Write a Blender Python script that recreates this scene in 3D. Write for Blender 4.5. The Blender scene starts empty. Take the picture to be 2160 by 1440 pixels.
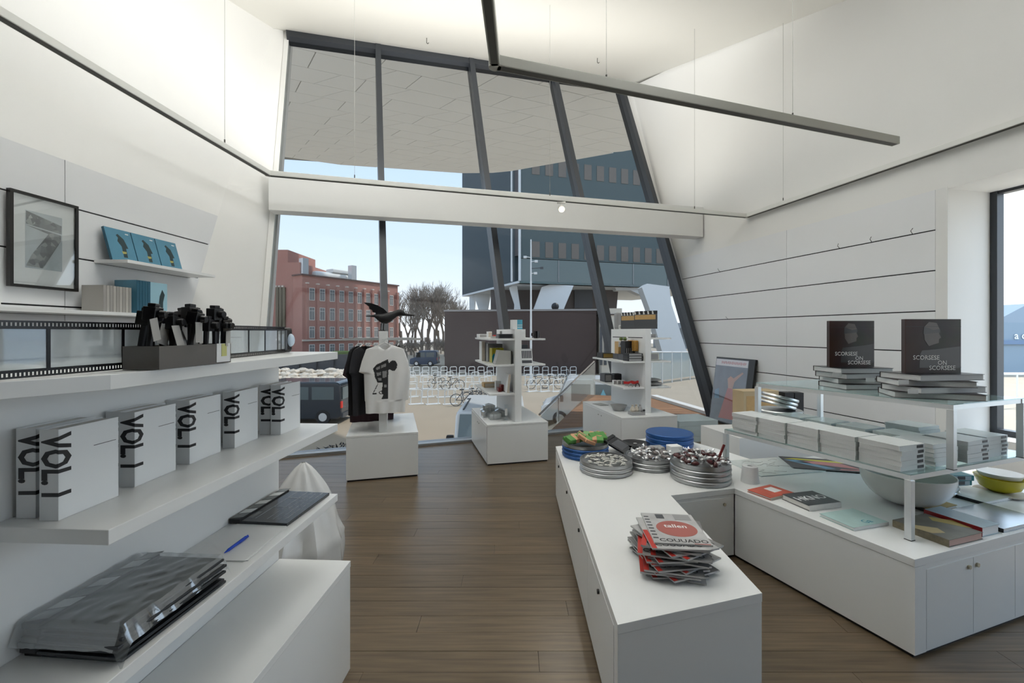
import bpy, bmesh, math, random
from mathutils import Vector, Matrix
random.seed(11)
scene = bpy.context.scene
COL = scene.collection

# ------------------------------------------------------------------ camera
F, CX, HY, H = 912.0, 1080.0, 700.0, 1.6
cam = bpy.data.cameras.new('camera')
cam.sensor_width = 36.0
cam.lens = 36.0 * F / 2160.0
cam.shift_y = -(720.0 - HY) / 2160.0
cam.clip_start, cam.clip_end = 0.05, 600
camo = bpy.data.objects.new('camera', cam)
camo.location = (0, 0, H)
camo.rotation_euler = (math.pi / 2, 0, 0)
COL.objects.link(camo)
scene.camera = camo

# ------------------------------------------------------------------ colour management
scene.view_settings.view_transform = 'Standard'
scene.view_settings.look = 'None'
scene.view_settings.gamma = 1.0
scene.view_settings.use_curve_mapping = False
scene.view_settings.exposure = 0.42

# ------------------------------------------------------------------ sky
world = bpy.data.worlds.new('sky')
scene.world = world
world.use_nodes = True
nt = world.node_tree
nt.nodes.clear()
wo = nt.nodes.new('ShaderNodeOutputWorld')
bg = nt.nodes.new('ShaderNodeBackground')
tc = nt.nodes.new('ShaderNodeTexCoord')
sp = nt.nodes.new('ShaderNodeSeparateXYZ')
cr = nt.nodes.new('ShaderNodeValToRGB')
nt.links.new(tc.outputs['Generated'], sp.inputs[0])
nt.links.new(sp.outputs['Z'], cr.inputs[0])
nt.links.new(cr.outputs[0], bg.inputs[0])
nt.links.new(bg.outputs[0], wo.inputs[0])
e = cr.color_ramp.elements
e[0].position = 0.0; e[0].color = (0.93, 0.95, 0.97, 1)
e[1].position = 0.45; e[1].color = (0.52, 0.71, 0.95, 1)
k = e.new(0.16); k.color = (0.72, 0.85, 0.98, 1)
bg.inputs[1].default_value = 1.9

# ------------------------------------------------------------------ sun
sl = bpy.data.lights.new('sun', 'SUN')
sl.energy = 3.8
sl.angle = 0.02
sl.color = (1.0, 0.95, 0.88)
so = bpy.data.objects.new('sun', sl)
COL.objects.link(so)
sdir = Vector((0.86, 0.30, 1.15)).normalized()
so.rotation_euler = sdir.to_track_quat('Z', 'Y').to_euler()
so.location = (30, 5, 40)

# ------------------------------------------------------------------ helpers
def V(*a): return Vector(a)
def pz(px, py, z):
    t = (H - z) * F / (py - HY)
    return Vector(((px - CX) / F * t, t, z))
def pd(px, py, Y):
    return Vector(((px - CX) / F * Y, Y, H + (HY - py) / F * Y))

def frame(o, u, z=0.0):
    """matrix with x along the horizontal direction u, y horizontally to its left, z up"""
    ux = Vector((u[0], u[1], 0)).normalized()
    vy = Vector((-ux.y, ux.x, 0))
    m = Matrix(((ux.x, vy.x, 0, o[0]), (ux.y, vy.y, 0, o[1]), (0, 0, 1, o[2] if len(o) > 2 else z), (0, 0, 0, 1)))
    return m
def T(x, y, z): return Matrix.Translation((x, y, z))
def RX(a): return Matrix.Rotation(math.radians(a), 4, 'X')
def RY(a): return Matrix.Rotation(math.radians(a), 4, 'Y')
def RZ(a): return Matrix.Rotation(math.radians(a), 4, 'Z')
def axes(o, x, y):
    x = Vector(x).normalized(); y = Vector(y); y = (y - x * y.dot(x)).normalized(); z = x.cross(y)
    return Matrix(((x.x, y.x, z.x, o[0]), (x.y, y.y, z.y, o[1]), (x.z, y.z, z.z, o[2]), (0, 0, 0, 1)))

MATS = {}
def mat(name, col, rough=0.5, metal=0.0, spec=0.5, noise=None, bump=0.0, bscale=40.0, alpha=None, emit=0.0, coat=0.0):
    if name in MATS: return MATS[name]
    m = bpy.data.materials.new(name); m.use_nodes = True
    n = m.node_tree.nodes; l = m.node_tree.links
    b = n['Principled BSDF']
    b.inputs['Base Color'].default_value = (col[0], col[1], col[2], 1)
    b.inputs['Roughness'].default_value = rough
    b.inputs['Metallic'].default_value = metal
    b.inputs['Specular IOR Level'].default_value = spec
    if coat: b.inputs['Coat Weight'].default_value = coat
    if emit:
        b.inputs['Emission Color'].default_value = (col[0], col[1], col[2], 1)
        b.inputs['Emission Strength'].default_value = emit
    tcn = n.new('ShaderNodeTexCoord')
    nz = n.new('ShaderNodeTexNoise')
    l.new(tcn.outputs['Object'], nz.inputs['Vector'])
    amt, sc = noise if noise else (0.04, 6.0)
    nz.inputs['Scale'].default_value = sc
    nz.inputs['Detail'].default_value = 4
    mx = n.new('ShaderNodeMix'); mx.data_type = 'RGBA'
    mx.inputs['A'].default_value = (col[0] * (1 - amt), col[1] * (1 - amt), col[2] * (1 - amt), 1)
    mx.inputs['B'].default_value = (min(1, col[0] * (1 + amt)), min(1, col[1] * (1 + amt)), min(1, col[2] * (1 + amt)), 1)
    l.new(nz.outputs['Fac'], mx.inputs['Factor'])
    l.new(mx.outputs['Result'], b.inputs['Base Color'])
    if bump:
        nb = n.new('ShaderNodeTexNoise'); nb.inputs['Scale'].default_value = bscale
        l.new(tcn.outputs['Object'], nb.inputs['Vector'])
        bm_ = n.new('ShaderNodeBump'); bm_.inputs['Strength'].default_value = bump; bm_.inputs['Distance'].default_value = 0.01
        l.new(nb.outputs['Fac'], bm_.inputs['Height']); l.new(bm_.outputs[0], b.inputs['Normal'])
    if alpha is not None: b.inputs['Alpha'].default_value = alpha
    MATS[name] = m
    return m

def glassy(name, tint, gloss=0.08, rough=0.02, diffuse=0.0, dcol=(0.8, 0.85, 0.85)):
    """thin sheet: transparent with a little mirror and optionally some milky diffuse"""
    if name in MATS: return MATS[name]
    m = bpy.data.materials.new(name); m.use_nodes = True
    n = m.node_tree.nodes; l = m.node_tree.links; n.clear()
    out = n.new('ShaderNodeOutputMaterial')
    tr = n.new('ShaderNodeBsdfTransparent'); tr.inputs[0].default_value = (*tint, 1)
    gl = n.new('ShaderNodeBsdfGlossy'); gl.inputs[0].default_value = (0.95, 0.97, 1, 1); gl.inputs[1].default_value = rough
    fr = n.new('ShaderNodeLayerWeight'); fr.inputs[0].default_value = 0.5
    pw = n.new('ShaderNodeMath'); pw.operation = 'POWER'; pw.inputs[1].default_value = 5.0
    mu = n.new('ShaderNodeMath'); mu.operation = 'MULTIPLY_ADD'; mu.inputs[1].default_value = min(0.8, gloss * 8); mu.inputs[2].default_value = gloss
    mn = n.new('ShaderNodeMath'); mn.operation = 'MINIMUM'; mn.inputs[1].default_value = 0.9
    l.new(fr.outputs['Facing'], pw.inputs[0]); l.new(pw.outputs[0], mu.inputs[0]); l.new(mu.outputs[0], mn.inputs[0])
    mx = n.new('ShaderNodeMixShader'); l.new(mn.outputs[0], mx.inputs[0])
    if diffuse:
        df = n.new('ShaderNodeBsdfDiffuse'); df.inputs[0].default_value = (*dcol, 1)
        m2 = n.new('ShaderNodeMixShader'); m2.inputs[0].default_value = diffuse
        l.new(tr.outputs[0], m2.inputs[1]); l.new(df.outputs[0], m2.inputs[2]); l.new(m2.outputs[0], mx.inputs[1])
    else:
        l.new(tr.outputs[0], mx.inputs[1])
    l.new(gl.outputs[0], mx.inputs[2]); l.new(mx.outputs[0], out.inputs[0])
    MATS[name] = m
    return m

WORLD = {}
def MW(o):
    while o is not None and o.name not in WORLD: o = o.parent
    return WORLD[o.name] if o is not None else Matrix.Identity(4)

def tag(o, label=None, cat=None, group=None, kind=None):
    if label: o['label'] = label
    if cat: o['category'] = cat
    if group: o['group'] = group
    if kind: o['kind'] = kind
    return o

def thing(name, label, cat, M, group=None, kind=None):
    o = bpy.data.objects.new(name, None)
    o.empty_display_size = 0.1
    COL.objects.link(o)
    if not isinstance(M, Matrix): M = Matrix.Translation(M)
    o.matrix_world = M
    WORLD[o.name] = M.copy()
    return tag(o, label, cat, group, kind)

class MB:
    def __init__(s, M=None): s.v = []; s.f = []; s.m = []; s.M = M
    def add(s, vs, fs, mi=0, M=None):
        b = len(s.v)
        for p in vs:
            p = Vector(p)
            if M is not None: p = M @ p
            if s.M is not None: p = s.M @ p
            s.v.append(p)
        for f in fs: s.f.append([b + i for i in f]); s.m.append(mi)
        return s
    def box(s, x0, x1, y0, y1, z0, z1, mi=0, M=None):
        return s.add([(x0, y0, z0), (x1, y0, z0), (x1, y1, z0), (x0, y1, z0), (x0, y0, z1), (x1, y0, z1), (x1, y1, z1), (x0, y1, z1)],
                     [(3, 2, 1, 0), (4, 5, 6, 7), (0, 1, 5, 4), (1, 2, 6, 5), (2, 3, 7, 6), (3, 0, 4, 7)], mi, M)
    def prism(s, poly, z0, z1, mi=0, M=None):
        a = sum(poly[i][0] * poly[(i + 1) % len(poly)][1] - poly[(i + 1) % len(poly)][0] * poly[i][1] for i in range(len(poly)))
        if a < 0: poly = poly[::-1]
        n = len(poly)
        vs = [(p[0], p[1], z0) for p in poly] + [(p[0], p[1], z1) for p in poly]
        fs = [tuple(range(n))[::-1], tuple(range(n, 2 * n))] + [(i, (i + 1) % n, n + (i + 1) % n, n + i) for i in range(n)]
        return s.add(vs, fs, mi, M)
    def slab(s, pts, nrm, mi=0):
        """solid from a 3d polygon and a thickness vector"""
        pts = [Vector(p) for p in pts]; nrm = Vector(nrm); n = len(pts)
        fn = Vector((0, 0, 0))
        for i in range(n): fn += pts[i].cross(pts[(i + 1) % n])
        if fn.dot(nrm) > 0: pts = pts[::-1]
        vs = pts + [p + nrm for p in pts]
        fs = [tuple(range(n)), tuple(range(n, 2 * n))[::-1]] + [((i + 1) % n, i, n + i, n + (i + 1) % n) for i in range(n)]
        return s.add(vs, fs, mi)
    def cyl(s, p0, p1, r0, r1=None, n=12, mi=0, caps=True, M=None):
        r1 = r0 if r1 is None else r1
        p0 = Vector(p0); p1 = Vector(p1); d = (p1 - p0).normalized()
        a = d.orthogonal().normalized(); b = d.cross(a)
        vs = []
        for p, r in ((p0, r0), (p1, r1)):
            for i in range(n):
                t = 2 * math.pi * i / n
                vs.append(p + (a * math.cos(t) + b * math.sin(t)) * r)
        fs = [(i, (i + 1) % n, n + (i + 1) % n, n + i) for i in range(n)]
        if caps: fs += [tuple(range(n))[::-1], tuple(range(n, 2 * n))]
        return s.add(vs, fs, mi, M)
    def tube(s, pts, r, n=6, mi=0, M=None):
        for i in range(len(pts) - 1): s.cyl(pts[i], pts[i + 1], r, r, n, mi, True, M)
        return s
    def lathe(s, prof, n=24, c=(0, 0, 0), mi=0, M=None, cap=True):
        vs = []
        for r, z in prof:
            for i in range(n):
                t = 2 * math.pi * i / n
                vs.append((c[0] + r * math.cos(t), c[1] + r * math.sin(t), c[2] + z))
        fs = []
        for j in range(len(prof) - 1):
            for i in range(n):
                fs.append((j * n + i, j * n + (i + 1) % n, (j + 1) * n + (i + 1) % n, (j + 1) * n + i))
        if cap:
            fs.append(tuple(range(n))[::-1]); k = (len(prof) - 1) * n; fs.append(tuple(range(k, k + n)))
        return s.add(vs, fs, mi, M)
    def ball(s, c, r, n=10, mi=0, M=None, sc=(1, 1, 1)):
        prof = []
        m = max(4, n // 2 + 1)
        for j in range(m + 1):
            t = -math.pi / 2 + math.pi * j / m
            prof.append((max(1e-4, math.cos(t)), math.sin(t)))
        vs = []
        for rr, z in prof:
            for i in range(n):
                t = 2 * math.pi * i / n
                vs.append((c[0] + r * sc[0] * rr * math.cos(t), c[1] + r * sc[1] * rr * math.sin(t), c[2] + r * sc[2] * z))
        fs = [(j * n + i, j * n + (i + 1) % n, (j + 1) * n + (i + 1) % n, (j + 1) * n + i) for j in range(m) for i in range(n)]
        return s.add(vs, fs, mi, M)
    def grid(s, fn, nu, nv, mi=0):
        vs = [fn(i / nu, j / nv) for j in range(nv + 1) for i in range(nu + 1)]
        fs = [(j * (nu + 1) + i, j * (nu + 1) + i + 1, (j + 1) * (nu + 1) + i + 1, (j + 1) * (nu + 1) + i) for j in range(nv) for i in range(nu)]
        return s.add(vs, fs, mi)
    def mesh(s, name, mats, inv=None, smooth=False):
        me = bpy.data.meshes.new(name)
        vs = [tuple(inv @ p) if inv is not None else tuple(p) for p in s.v]
        me.from_pydata(vs, [], s.f)
        for m in (mats if isinstance(mats, (list, tuple)) else [mats]): me.materials.append(m)
        for p, mi in zip(me.polygons, s.m): p.material_index = mi; p.use_smooth = smooth
        me.update()
        return me
    def build(s, name, mats, parent=None, world=False, smooth=False, bevel=0, seg=2, kind=None, label=None, loc=None):
        inv = MW(parent).inverted() if (world and parent is not None) else None
        me = s.mesh(name, mats, inv, smooth)
        if smooth:
            try: me.shade_auto_smooth = True
            except Exception: pass
        o = bpy.data.objects.new(name, me)
        COL.objects.link(o)
        if parent is not None: o.parent = parent
        elif loc is not None:
            L = Vector(loc); me.transform(Matrix.Translation(-L)); o.location = L; WORLD[o.name] = Matrix.Translation(L)
        if bevel:
            b = o.modifiers.new('bevel', 'BEVEL'); b.width = bevel; b.segments = seg; b.limit_method = 'ANGLE'
        if smooth:
            try:
                me.set_sharp_from_angle(angle=math.radians(40))
            except Exception: pass
        if kind: o['kind'] = kind
        if label: o['label'] = label
        return o

def part(name, me, parent):
    o = bpy.data.objects.new(name, me); COL.objects.link(o); o.parent = parent
    return o

def struct(name, mb, mats, **k):
    o = mb.build(name, mats, **k); o['kind'] = 'structure'; return o

_TXT = {}
def text_geo(s, size=1.0, bold=0.0, xs=1.0, align='CENTER', spacing=1.0):
    key = (s, size, bold, xs, align, spacing)
    if key in _TXT: return _TXT[key]
    cu = bpy.data.curves.new('t', 'FONT'); cu.body = s; cu.size = size; cu.offset = bold * size
    cu.align_x = align; cu.align_y = 'CENTER'; cu.resolution_u = 2; cu.space_character = spacing
    o = bpy.data.objects.new('t', cu); COL.objects.link(o)
    bpy.context.view_layer.update()
    me = o.evaluated_get(bpy.context.evaluated_depsgraph_get()).to_mesh()
    vs = [Vector((v.co.x * xs, v.co.y, 0)) for v in me.vertices]; fs = [tuple(p.vertices) for p in me.polygons]
    bpy.data.objects.remove(o); bpy.data.curves.remove(cu)
    _TXT[key] = (vs, fs)
    return vs, fs
def lettering(s, size, M, m, parent, world=False, name='lettering', **k):
    vs, fs = text_geo(s, size, **k)
    mb = MB(); mb.add(vs, fs, 0, M)
    return mb.build(name, m, parent, world=world)

ORD = ['topmost', 'second from top', 'third from top', 'fourth from top', 'fifth from top', 'sixth from top', 'seventh from top', 'eighth from top', 'ninth from top', 'tenth from top']
def ordinal(i):
    if i < 10: return ORD[i]
    names = {10: 'eleventh', 11: 'twelfth', 12: 'thirteenth', 13: 'fourteenth', 14: 'fifteenth', 15: 'sixteenth', 16: 'seventeenth', 17: 'eighteenth', 18: 'nineteenth', 19: 'twentieth'}
    return names.get(i, 'lowest') + ' from top'

# ------------------------------------------------------------------ common materials
WHITE = mat('white_paint', (0.82, 0.82, 0.80), 0.55, noise=(0.015, 2))
WALLW = mat('wall_white', (0.86, 0.855, 0.83), 0.7, noise=(0.015, 1.5))
PANEL = mat('slat_panel_white', (0.83, 0.84, 0.85), 0.45, noise=(0.01, 1.5))
LAM = mat('white_laminate', (0.83, 0.84, 0.835), 0.33, noise=(0.01, 3))
BLACK = mat('black_matt', (0.012, 0.012, 0.014), 0.5)
BLACKG = mat('black_gloss', (0.01, 0.01, 0.012), 0.15)
DGREY = mat('dark_grey', (0.07, 0.075, 0.085), 0.45)
GREY = mat('mid_grey', (0.33, 0.33, 0.33), 0.5)
FRAME = mat('window_frame_dark', (0.045, 0.05, 0.058), 0.35, metal=0.3)
STEEL = mat('brushed_steel', (0.62, 0.64, 0.65), 0.3, metal=0.9, noise=(0.05, 30))
ALU = mat('aluminium', (0.74, 0.76, 0.77), 0.35, metal=0.6)
TIN = mat('film_tin', (0.42, 0.43, 0.44), 0.32, metal=0.85, noise=(0.12, 12))
TINB = mat('film_tin_blue', (0.02, 0.10, 0.33), 0.35, metal=0.3, noise=(0.1, 12))
PAGES = mat('book_pages', (0.72, 0.71, 0.68), 0.8, noise=(0.08, 60))
PAPER = mat('paper_white', (0.82, 0.83, 0.83), 0.6)
GLASS = glassy('window_glass', (0.655, 0.665, 0.67), 0.010)
GLASS2 = glassy('side_window_glass', (0.97, 0.98, 0.98), 0.012)
SHELFGLASS = glassy('shelf_glass', (0.80, 0.90, 0.88), 0.10, diffuse=0.16, dcol=(0.62, 0.78, 0.76))
ACRYL = glassy('clear_acrylic', (0.95, 0.97, 0.97), 0.12)
# ================================================================== ROOM SHELL
def LW(y, z, off=0.0):          # left wall; leans outward above the slat panels
    lean = 0.178 * max(0.0, z - 3.1)
    return Vector((-4.10 + 0.0526 * y - lean + off * 0.9986, y - off * 0.0525, z))
def RW(y, z, off=0.0):          # right wall, vertical
    return Vector((5.65 - 0.2336 * y - off * 0.9738, y - off * 0.2275, z))
def rw_end(z): return 7.985 + 0.388 * z
P0 = Vector((-2.93, 5.57, 0)); E1 = Vector((0.941, 0.3385, 0)); FN = Vector((-0.3385, 0.941, 0)); LEAN = 0.396
EUP = Vector((FN.x * LEAN, FN.y * LEAN, 1.0))
def FC(s, z, off=0.0):          # facade: s along the base, z height, off towards the room
    return P0 + E1 * s + EUP * z - FN * off
def fac(px, py):
    d = Vector(((px - CX) / F, 1, (HY - py) / F))
    c = Vector((0, 0, H)) - P0
    t = (LEAN * H - FN.dot(c)) / (FN.dot(d) - LEAN * d.z)
    p = Vector((0, 0, H)) + d * t
    q = p - P0 - EUP * p.z
    return q.dot(E1), p.z
S_R = (RW(rw_end(0), 0) - P0).dot(E1)
S_L = fac(588, 355)[0]
S_T = fac(560, 560)[0]
ZTL = fac(603, 66)[1]; ZTR = fac(1345, 182)[1]
def ztop(s): return ZTL + (ZTR - ZTL) * (s - S_L) / (S_R - S_L)

# ---- floor planks
def clip(poly, a, b):           # keep the part left of the line a->b
    out = []
    def side(p): return (b[0] - a[0]) * (p[1] - a[1]) - (b[1] - a[1]) * (p[0] - a[0])
    for i in range(len(poly)):
        p, q = poly[i], poly[(i + 1) % len(poly)]
        sp_, sq = side(p), side(q)
        if sp_ >= 0: out.append(p)
        if (sp_ > 0 and sq < 0) or (sp_ < 0 and sq > 0):
            t = sp_ / (sp_ - sq); out.append((p[0] + (q[0] - p[0]) * t, p[1] + (q[1] - p[1]) * t))
    return out
fl = [LW(-3.5, 0), RW(-3.5, 0), RW(rw_end(0), 0), FC(S_T, 0), LW(4.75, 0)]
fl2 = [(p.x, p.y) for p in fl]
def wood(name, base, rough, gap=0.0):
    m = bpy.data.materials.new(name); m.use_nodes = True
    n = m.node_tree.nodes; l = m.node_tree.links; b = n['Principled BSDF']
    tcn = n.new('ShaderNodeTexCoord'); mp = n.new('ShaderNodeMapping'); mp.inputs['Scale'].default_value = (1.2, 22, 6)
    geo = n.new('ShaderNodeNewGeometry'); oi = n.new('ShaderNodeObjectInfo')
    nz = n.new('ShaderNodeTexNoise'); nz.inputs['Scale'].default_value = 2.2; nz.inputs['Detail'].default_value = 6
    l.new(geo.outputs['Position'], mp.inputs['Vector']); l.new(mp.outputs[0], nz.inputs['Vector'])
    cr_ = n.new('ShaderNodeValToRGB'); ee = cr_.color_ramp.elements
    ee[0].color = (*[c * 0.72 for c in base], 1); ee[1].color = (*[min(1, c * 1.25) for c in base], 1)
    ee[0].position = 0.3; ee[1].position = 0.7
    l.new(nz.outputs['Fac'], cr_.inputs[0])
    hs = n.new('ShaderNodeHueSaturation')
    mr = n.new('ShaderNodeMapRange'); mr.inputs['To Min'].default_value = 0.86; mr.inputs['To Max'].default_value = 1.14
    l.new(oi.outputs['Random'], mr.inputs['Value']); l.new(mr.outputs[0], hs.inputs['Value'])
    l.new(cr_.outputs[0], hs.inputs['Color']); l.new(hs.outputs[0], b.inputs['Base Color'])
    b.inputs['Roughness'].default_value = rough
    bp = n.new('ShaderNodeBump'); bp.inputs['Strength'].default_value = 0.12; bp.inputs['Distance'].default_value = 0.004
    l.new(nz.outputs['Fac'], bp.inputs['Height']); l.new(bp.outputs[0], b.inputs['Normal'])
    MATS[name] = m
    return m
FLOORW = wood('floor_wood', (0.135, 0.098, 0.060), 0.30)
flw = [LW(-3.5, 0, -0.2), RW(-3.5, 0, -0.6), RW(rw_end(0) + 0.1, 0, -0.6), FC(S_R, 0, -0.12), FC(S_T - 0.5, 0, -0.12), LW(4.8, 0, -0.2)]
mb = MB(); mb.prism([(p.x, p.y) for p in flw], -0.25, -0.010)
floor = struct('floor', mb, mat('floor_gap', (0.03, 0.024, 0.018), 0.8))
PW = 0.135
y = 0.55; row = 0
while y < 8.2:
    x = -4.4 + (row * 0.83) % 2.3 - 2.3
    while x < 5.4:
        poly = [(x + 0.001, y + 0.001), (x + 2.299, y + 0.001), (x + 2.299, y + PW - 0.001), (x + 0.001, y + PW - 0.001)]
        for i in range(len(fl2)): 
            if poly: poly = clip(poly, fl2[i], fl2[(i + 1) % len(fl2)])
        if len(poly) > 2 and abs(sum(poly[i][0] * poly[(i + 1) % len(poly)][1] - poly[(i + 1) % len(poly)][0] * poly[i][1] for i in range(len(poly)))) > 0.004:
            MB().prism(poly, -0.012, random.uniform(-0.0006, 0.0)).build('plank', FLOORW, floor)
        x += 2.3
    y += PW; row += 1
mb = MB(); mb.prism([(LW(-3.5, 0).x, -3.5), (RW(-3.5, 0).x, -3.5), (RW(0.55, 0).x, 0.549), (LW(0.55, 0).x, 0.549)], -0.012, -0.0005)
mb.build('plank', FLOORW, floor)

# ---- ceiling
CA = FC(S_T, ztop(S_T) + 0.25); CB = RW(rw_end(ZTR) + 0.1, ZTR); CC = RW(5.61, 5.9)
_n = (FC(S_R, ZTR) - FC(S_L, ZTL)).cross(CC - FC(S_L, ZTL))
def ceil_z(x, y):
    a = FC(S_L, ZTL); return a.z - (_n.x * (x - a.x) + _n.y * (y - a.y)) / _n.z
dl = LW(5.6, 6.4); CD = Vector((dl.x, 5.6, ceil_z(dl.x, 5.6)))
# the slope is widened a little past the walls so that no light leaks in
def wid(p, dx): q = Vector((p.x + dx, p.y, 0)); q.z = ceil_z(q.x, q.y); return q
cl = [wid(FC(S_T - 0.6, 7.5), -0.4), wid(FC(S_R + 0.3, ZTR), 0.5), wid(CC, 0.7), wid(CD, -0.7)]
cl[0].y += 0.9; cl[0].z = ceil_z(cl[0].x, cl[0].y); cl[1].y += 0.8; cl[1].z = ceil_z(cl[1].x, cl[1].y)
mb = MB(); mb.slab(cl, (0, 0, 0.25))
c2 = Vector((cl[2].x + 1.2, -3.8, cl[2].z)); c3 = Vector((cl[3].x - 0.6, -3.8, cl[3].z))
mb.slab([cl[3], cl[2], c2, c3], (0, 0, 0.25))
struct('ceiling', mb, mat('ceiling_white', (0.88, 0.87, 0.82), 0.75, noise=(0.01, 1)))

# ---- left wall: slat panels below, leaning plain wall above
GZ = [0.0, 0.5, 0.94, 1.38, 1.82, 2.26, 2.70, 3.10]
def l_end(z):                   # depth at which the wall meets the splayed end wall (a straight raking edge)
    lo, hi = 3.0, 14.0
    for _ in range(50):
        y_ = (lo + hi) / 2; p = LW(y_, z); px = CX + F * p.x / y_; py = HY - F * (z - H) / y_
        if px < 583 - 0.297 * (py - 40): lo = y_
        else: hi = y_
    return lo
mb = MB()
mb.slab([LW(-3.5, 0, -0.02), LW(l_end(0), 0, -0.02), LW(l_end(3.1), 3.1, -0.02), LW(-3.5, 3.1, -0.02)], (-0.2, 0, 0))
wl = struct('wall_left', mb, BLACK)
mb = MB(); mb.slab([LW(-3.5, 3.1), LW(l_end(3.1), 3.1), LW(l_end(8.0), 8.0), LW(-3.5, 6.9)], (-0.2, 0, 0))
mb.build('upper_wall', WALLW, wl)
cols = [(-3.4, 0.55), (0.556, 3.77), (3.776, None)]
for (a, b) in cols:
    for i in range(len(GZ) - 1):
        z0, z1 = GZ[i] + 0.007, GZ[i + 1] - (0.007 if i < len(GZ) - 2 else 0)
        b0, b1 = (b, b) if b else (l_end(z0), l_end(z1))
        m2 = MB(); m2.slab([LW(a, z0, -0.018), LW(b0, z0, -0.018), LW(b1, z1, -0.018), LW(a, z1, -0.018)], (0.018, -0.0009, 0))
        m2.build('panel', PANEL, wl)
# splayed end wall between the slat wall and the window jamb
ZS = [0.0, 0.6, 1.2, 1.9, 2.5, 3.1, 4.0, 5.0, 6.0, 7.0, 7.6, 8.4]
mb = MB()
vs = []
for z in ZS: vs += [LW(l_end(z), z), FC(S_T, z)]
fs = [(2 * i, 2 * i + 1, 2 * i + 3, 2 * i + 2) for i in range(len(ZS) - 1)]
mb.add(vs, fs)
mb.slab([FC(S_T - 1.2, -0.2, -0.10), FC(S_T + 0.1, -0.2, -0.10), FC(S_T + 0.1, 9.0, -0.10), FC(S_T - 1.2, 9.0, -0.10)], FN * 0.2)
ot = [v + Vector((-0.5, 0.35, 0)) for v in vs]
mb.add(ot, [f[::-1] for f in fs])
struct('wall_far', mb, WALLW, smooth=True)
# jamb trim
mb = MB(); mb.slab([FC(S_T, 0, 0.02), FC(S_L, 0, 0.02), FC(S_L, ztop(S_L) + 0.15, 0.02), FC(S_T, ztop(S_T) + 0.15, 0.02)], FN * 0.30)
struct('trim_1', mb, WHITE)

# ---- right wall
YW = 4.55
mb = MB(); mb.slab([RW(YW + 0.02, 0, -0.02), RW(rw_end(0), 0, -0.02), RW(rw_end(3.13), 3.13, -0.02), RW(YW + 0.02, 3.13, -0.02)], (0.2, 0.05, 0))
wr = struct('wall_right', mb, BLACK)
mb = MB()
mb.slab([RW(-3.5, 3.13), RW(rw_end(3.13), 3.13), RW(rw_end(7.9) + 0.1, 7.9), RW(5.61, 6.1), RW(-3.5, 6.1)], (0.48, 0.11, 0))
mb.slab([FC(S_R - 0.02, 0, -0.05), FC(S_R + 0.8, 0, -0.05), FC(S_R + 0.8, 8.6, -0.05), FC(S_R - 0.02, 8.6, -0.05)], FN * 0.15)
mb.build('upper_wall', WALLW, wr)
GR = [0.0, 0.51, 0.947, 1.385, 1.826, 2.264, 2.70, 3.13]
for (a, b) in [(4.66, 6.50), (6.504, None)]:
    for i in range(len(GR) - 1):
        z0, z1 = GR[i] + 0.007, GR[i + 1] - (0.007 if i < len(GR) - 2 else 0)
        b0, b1 = (b, b) if b else (rw_end(z0) - 0.02, rw_end(z1) - 0.02)
        m2 = MB(); m2.slab([RW(a, z0, -0.018), RW(b0, z0, -0.018), RW(b1, z1, -0.018), RW(a, z1, -0.018)], (-0.0175, -0.0041, 0))
        m2.build('panel', PANEL, wr)
# small hooks and wires left in the slots
hk = MB()
for (yy, zz) in ((7.9, 2.70), (5.3, 2.70), (4.87, 2.70), (7.7, 1.826), (5.7, 2.70)):
    p = RW(yy, zz, 0.0); hk.tube([p, p + Vector((-0.05, -0.03, 0.03)), p + Vector((-0.09, -0.10, 0.045))], 0.003, 5)
hk.build('slot_hook', BLACK, wr)
# end post, window reveal, sill and head of the side window
mb = MB(); mb.slab([RW(YW, 0, 0.004), RW(4.655, 0, 0.004), RW(4.655, 3.13, 0.004), RW(YW, 3.13, 0.004)], (0.05, 0.012, 0))
struct('trim_2', mb, WHITE)
mb = MB()
mb.slab([RW(YW, 0, 0), RW(YW, 3.13, 0), RW(YW, 3.13, -0.75), RW(YW, 0, -0.75)], (0, 0.10, 0))
mb.build('reveal', WALLW, wr)
mb = MB(); mb.slab([RW(-3.5, 3.13, 0), RW(YW, 3.13, 0), RW(YW, 3.13, -0.85), RW(-3.5, 3.13, -0.85)], (0, 0, -0.02)); mb.slab([RW(-3.5, 3.11, -0.48), RW(YW, 3.11, -0.48), RW(YW, 3.11, -0.85), RW(-3.5, 3.11, -0.85)], (0, 0, 0.3)); mb.build('window_head', WALLW, wr)
mb = MB(); mb.slab([RW(-3.5, 0, -0.35), RW(YW, 0, -0.35), RW(YW, 0.5, -0.35), RW(-3.5, 0.5, -0.35)], (0.3, 0.07, 0)); mb.build('parapet', WALLW, wr)
# side window
mb = MB()
def bar(a, b, w, d, up=Vector((0, 0, 1))):
    a = Vector(a); b = Vector(b); x = (b - a); L = x.length; M = axes(a, x, up)
    return M, L, w, d
w2 = thing('window_2', None, None, RW(YW, 0.5, -0.5)); w2['kind'] = 'structure'
m2 = MB()
for (a, b, w, d) in ((RW(YW - 0.03, 0.5, -0.66), RW(YW - 0.03, 3.13, -0.66), 0.03, 0.05), (RW(1.9, 0.5, -0.66), RW(1.9, 3.13, -0.66), 0.03, 0.05), (RW(-0.8, 0.5, -0.66), RW(-0.8, 3.13, -0.66), 0.03, 0.05),
                     (RW(YW, 0.53, -0.66), RW(-3.5, 0.53, -0.66), 0.03, 0.05), (RW(YW, 3.10, -0.66), RW(-3.5, 3.10, -0.66), 0.02, 0.04)):
    x = (b - a).normalized(); M = axes(a, x, Vector((0.9738, 0.2275, 0)))
    m3 = MB(); L = (b - a).length; m3.box(0, L, -d, d, -w, w, 0, M); m3.build('frame', FRAME, w2, world=True)
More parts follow.
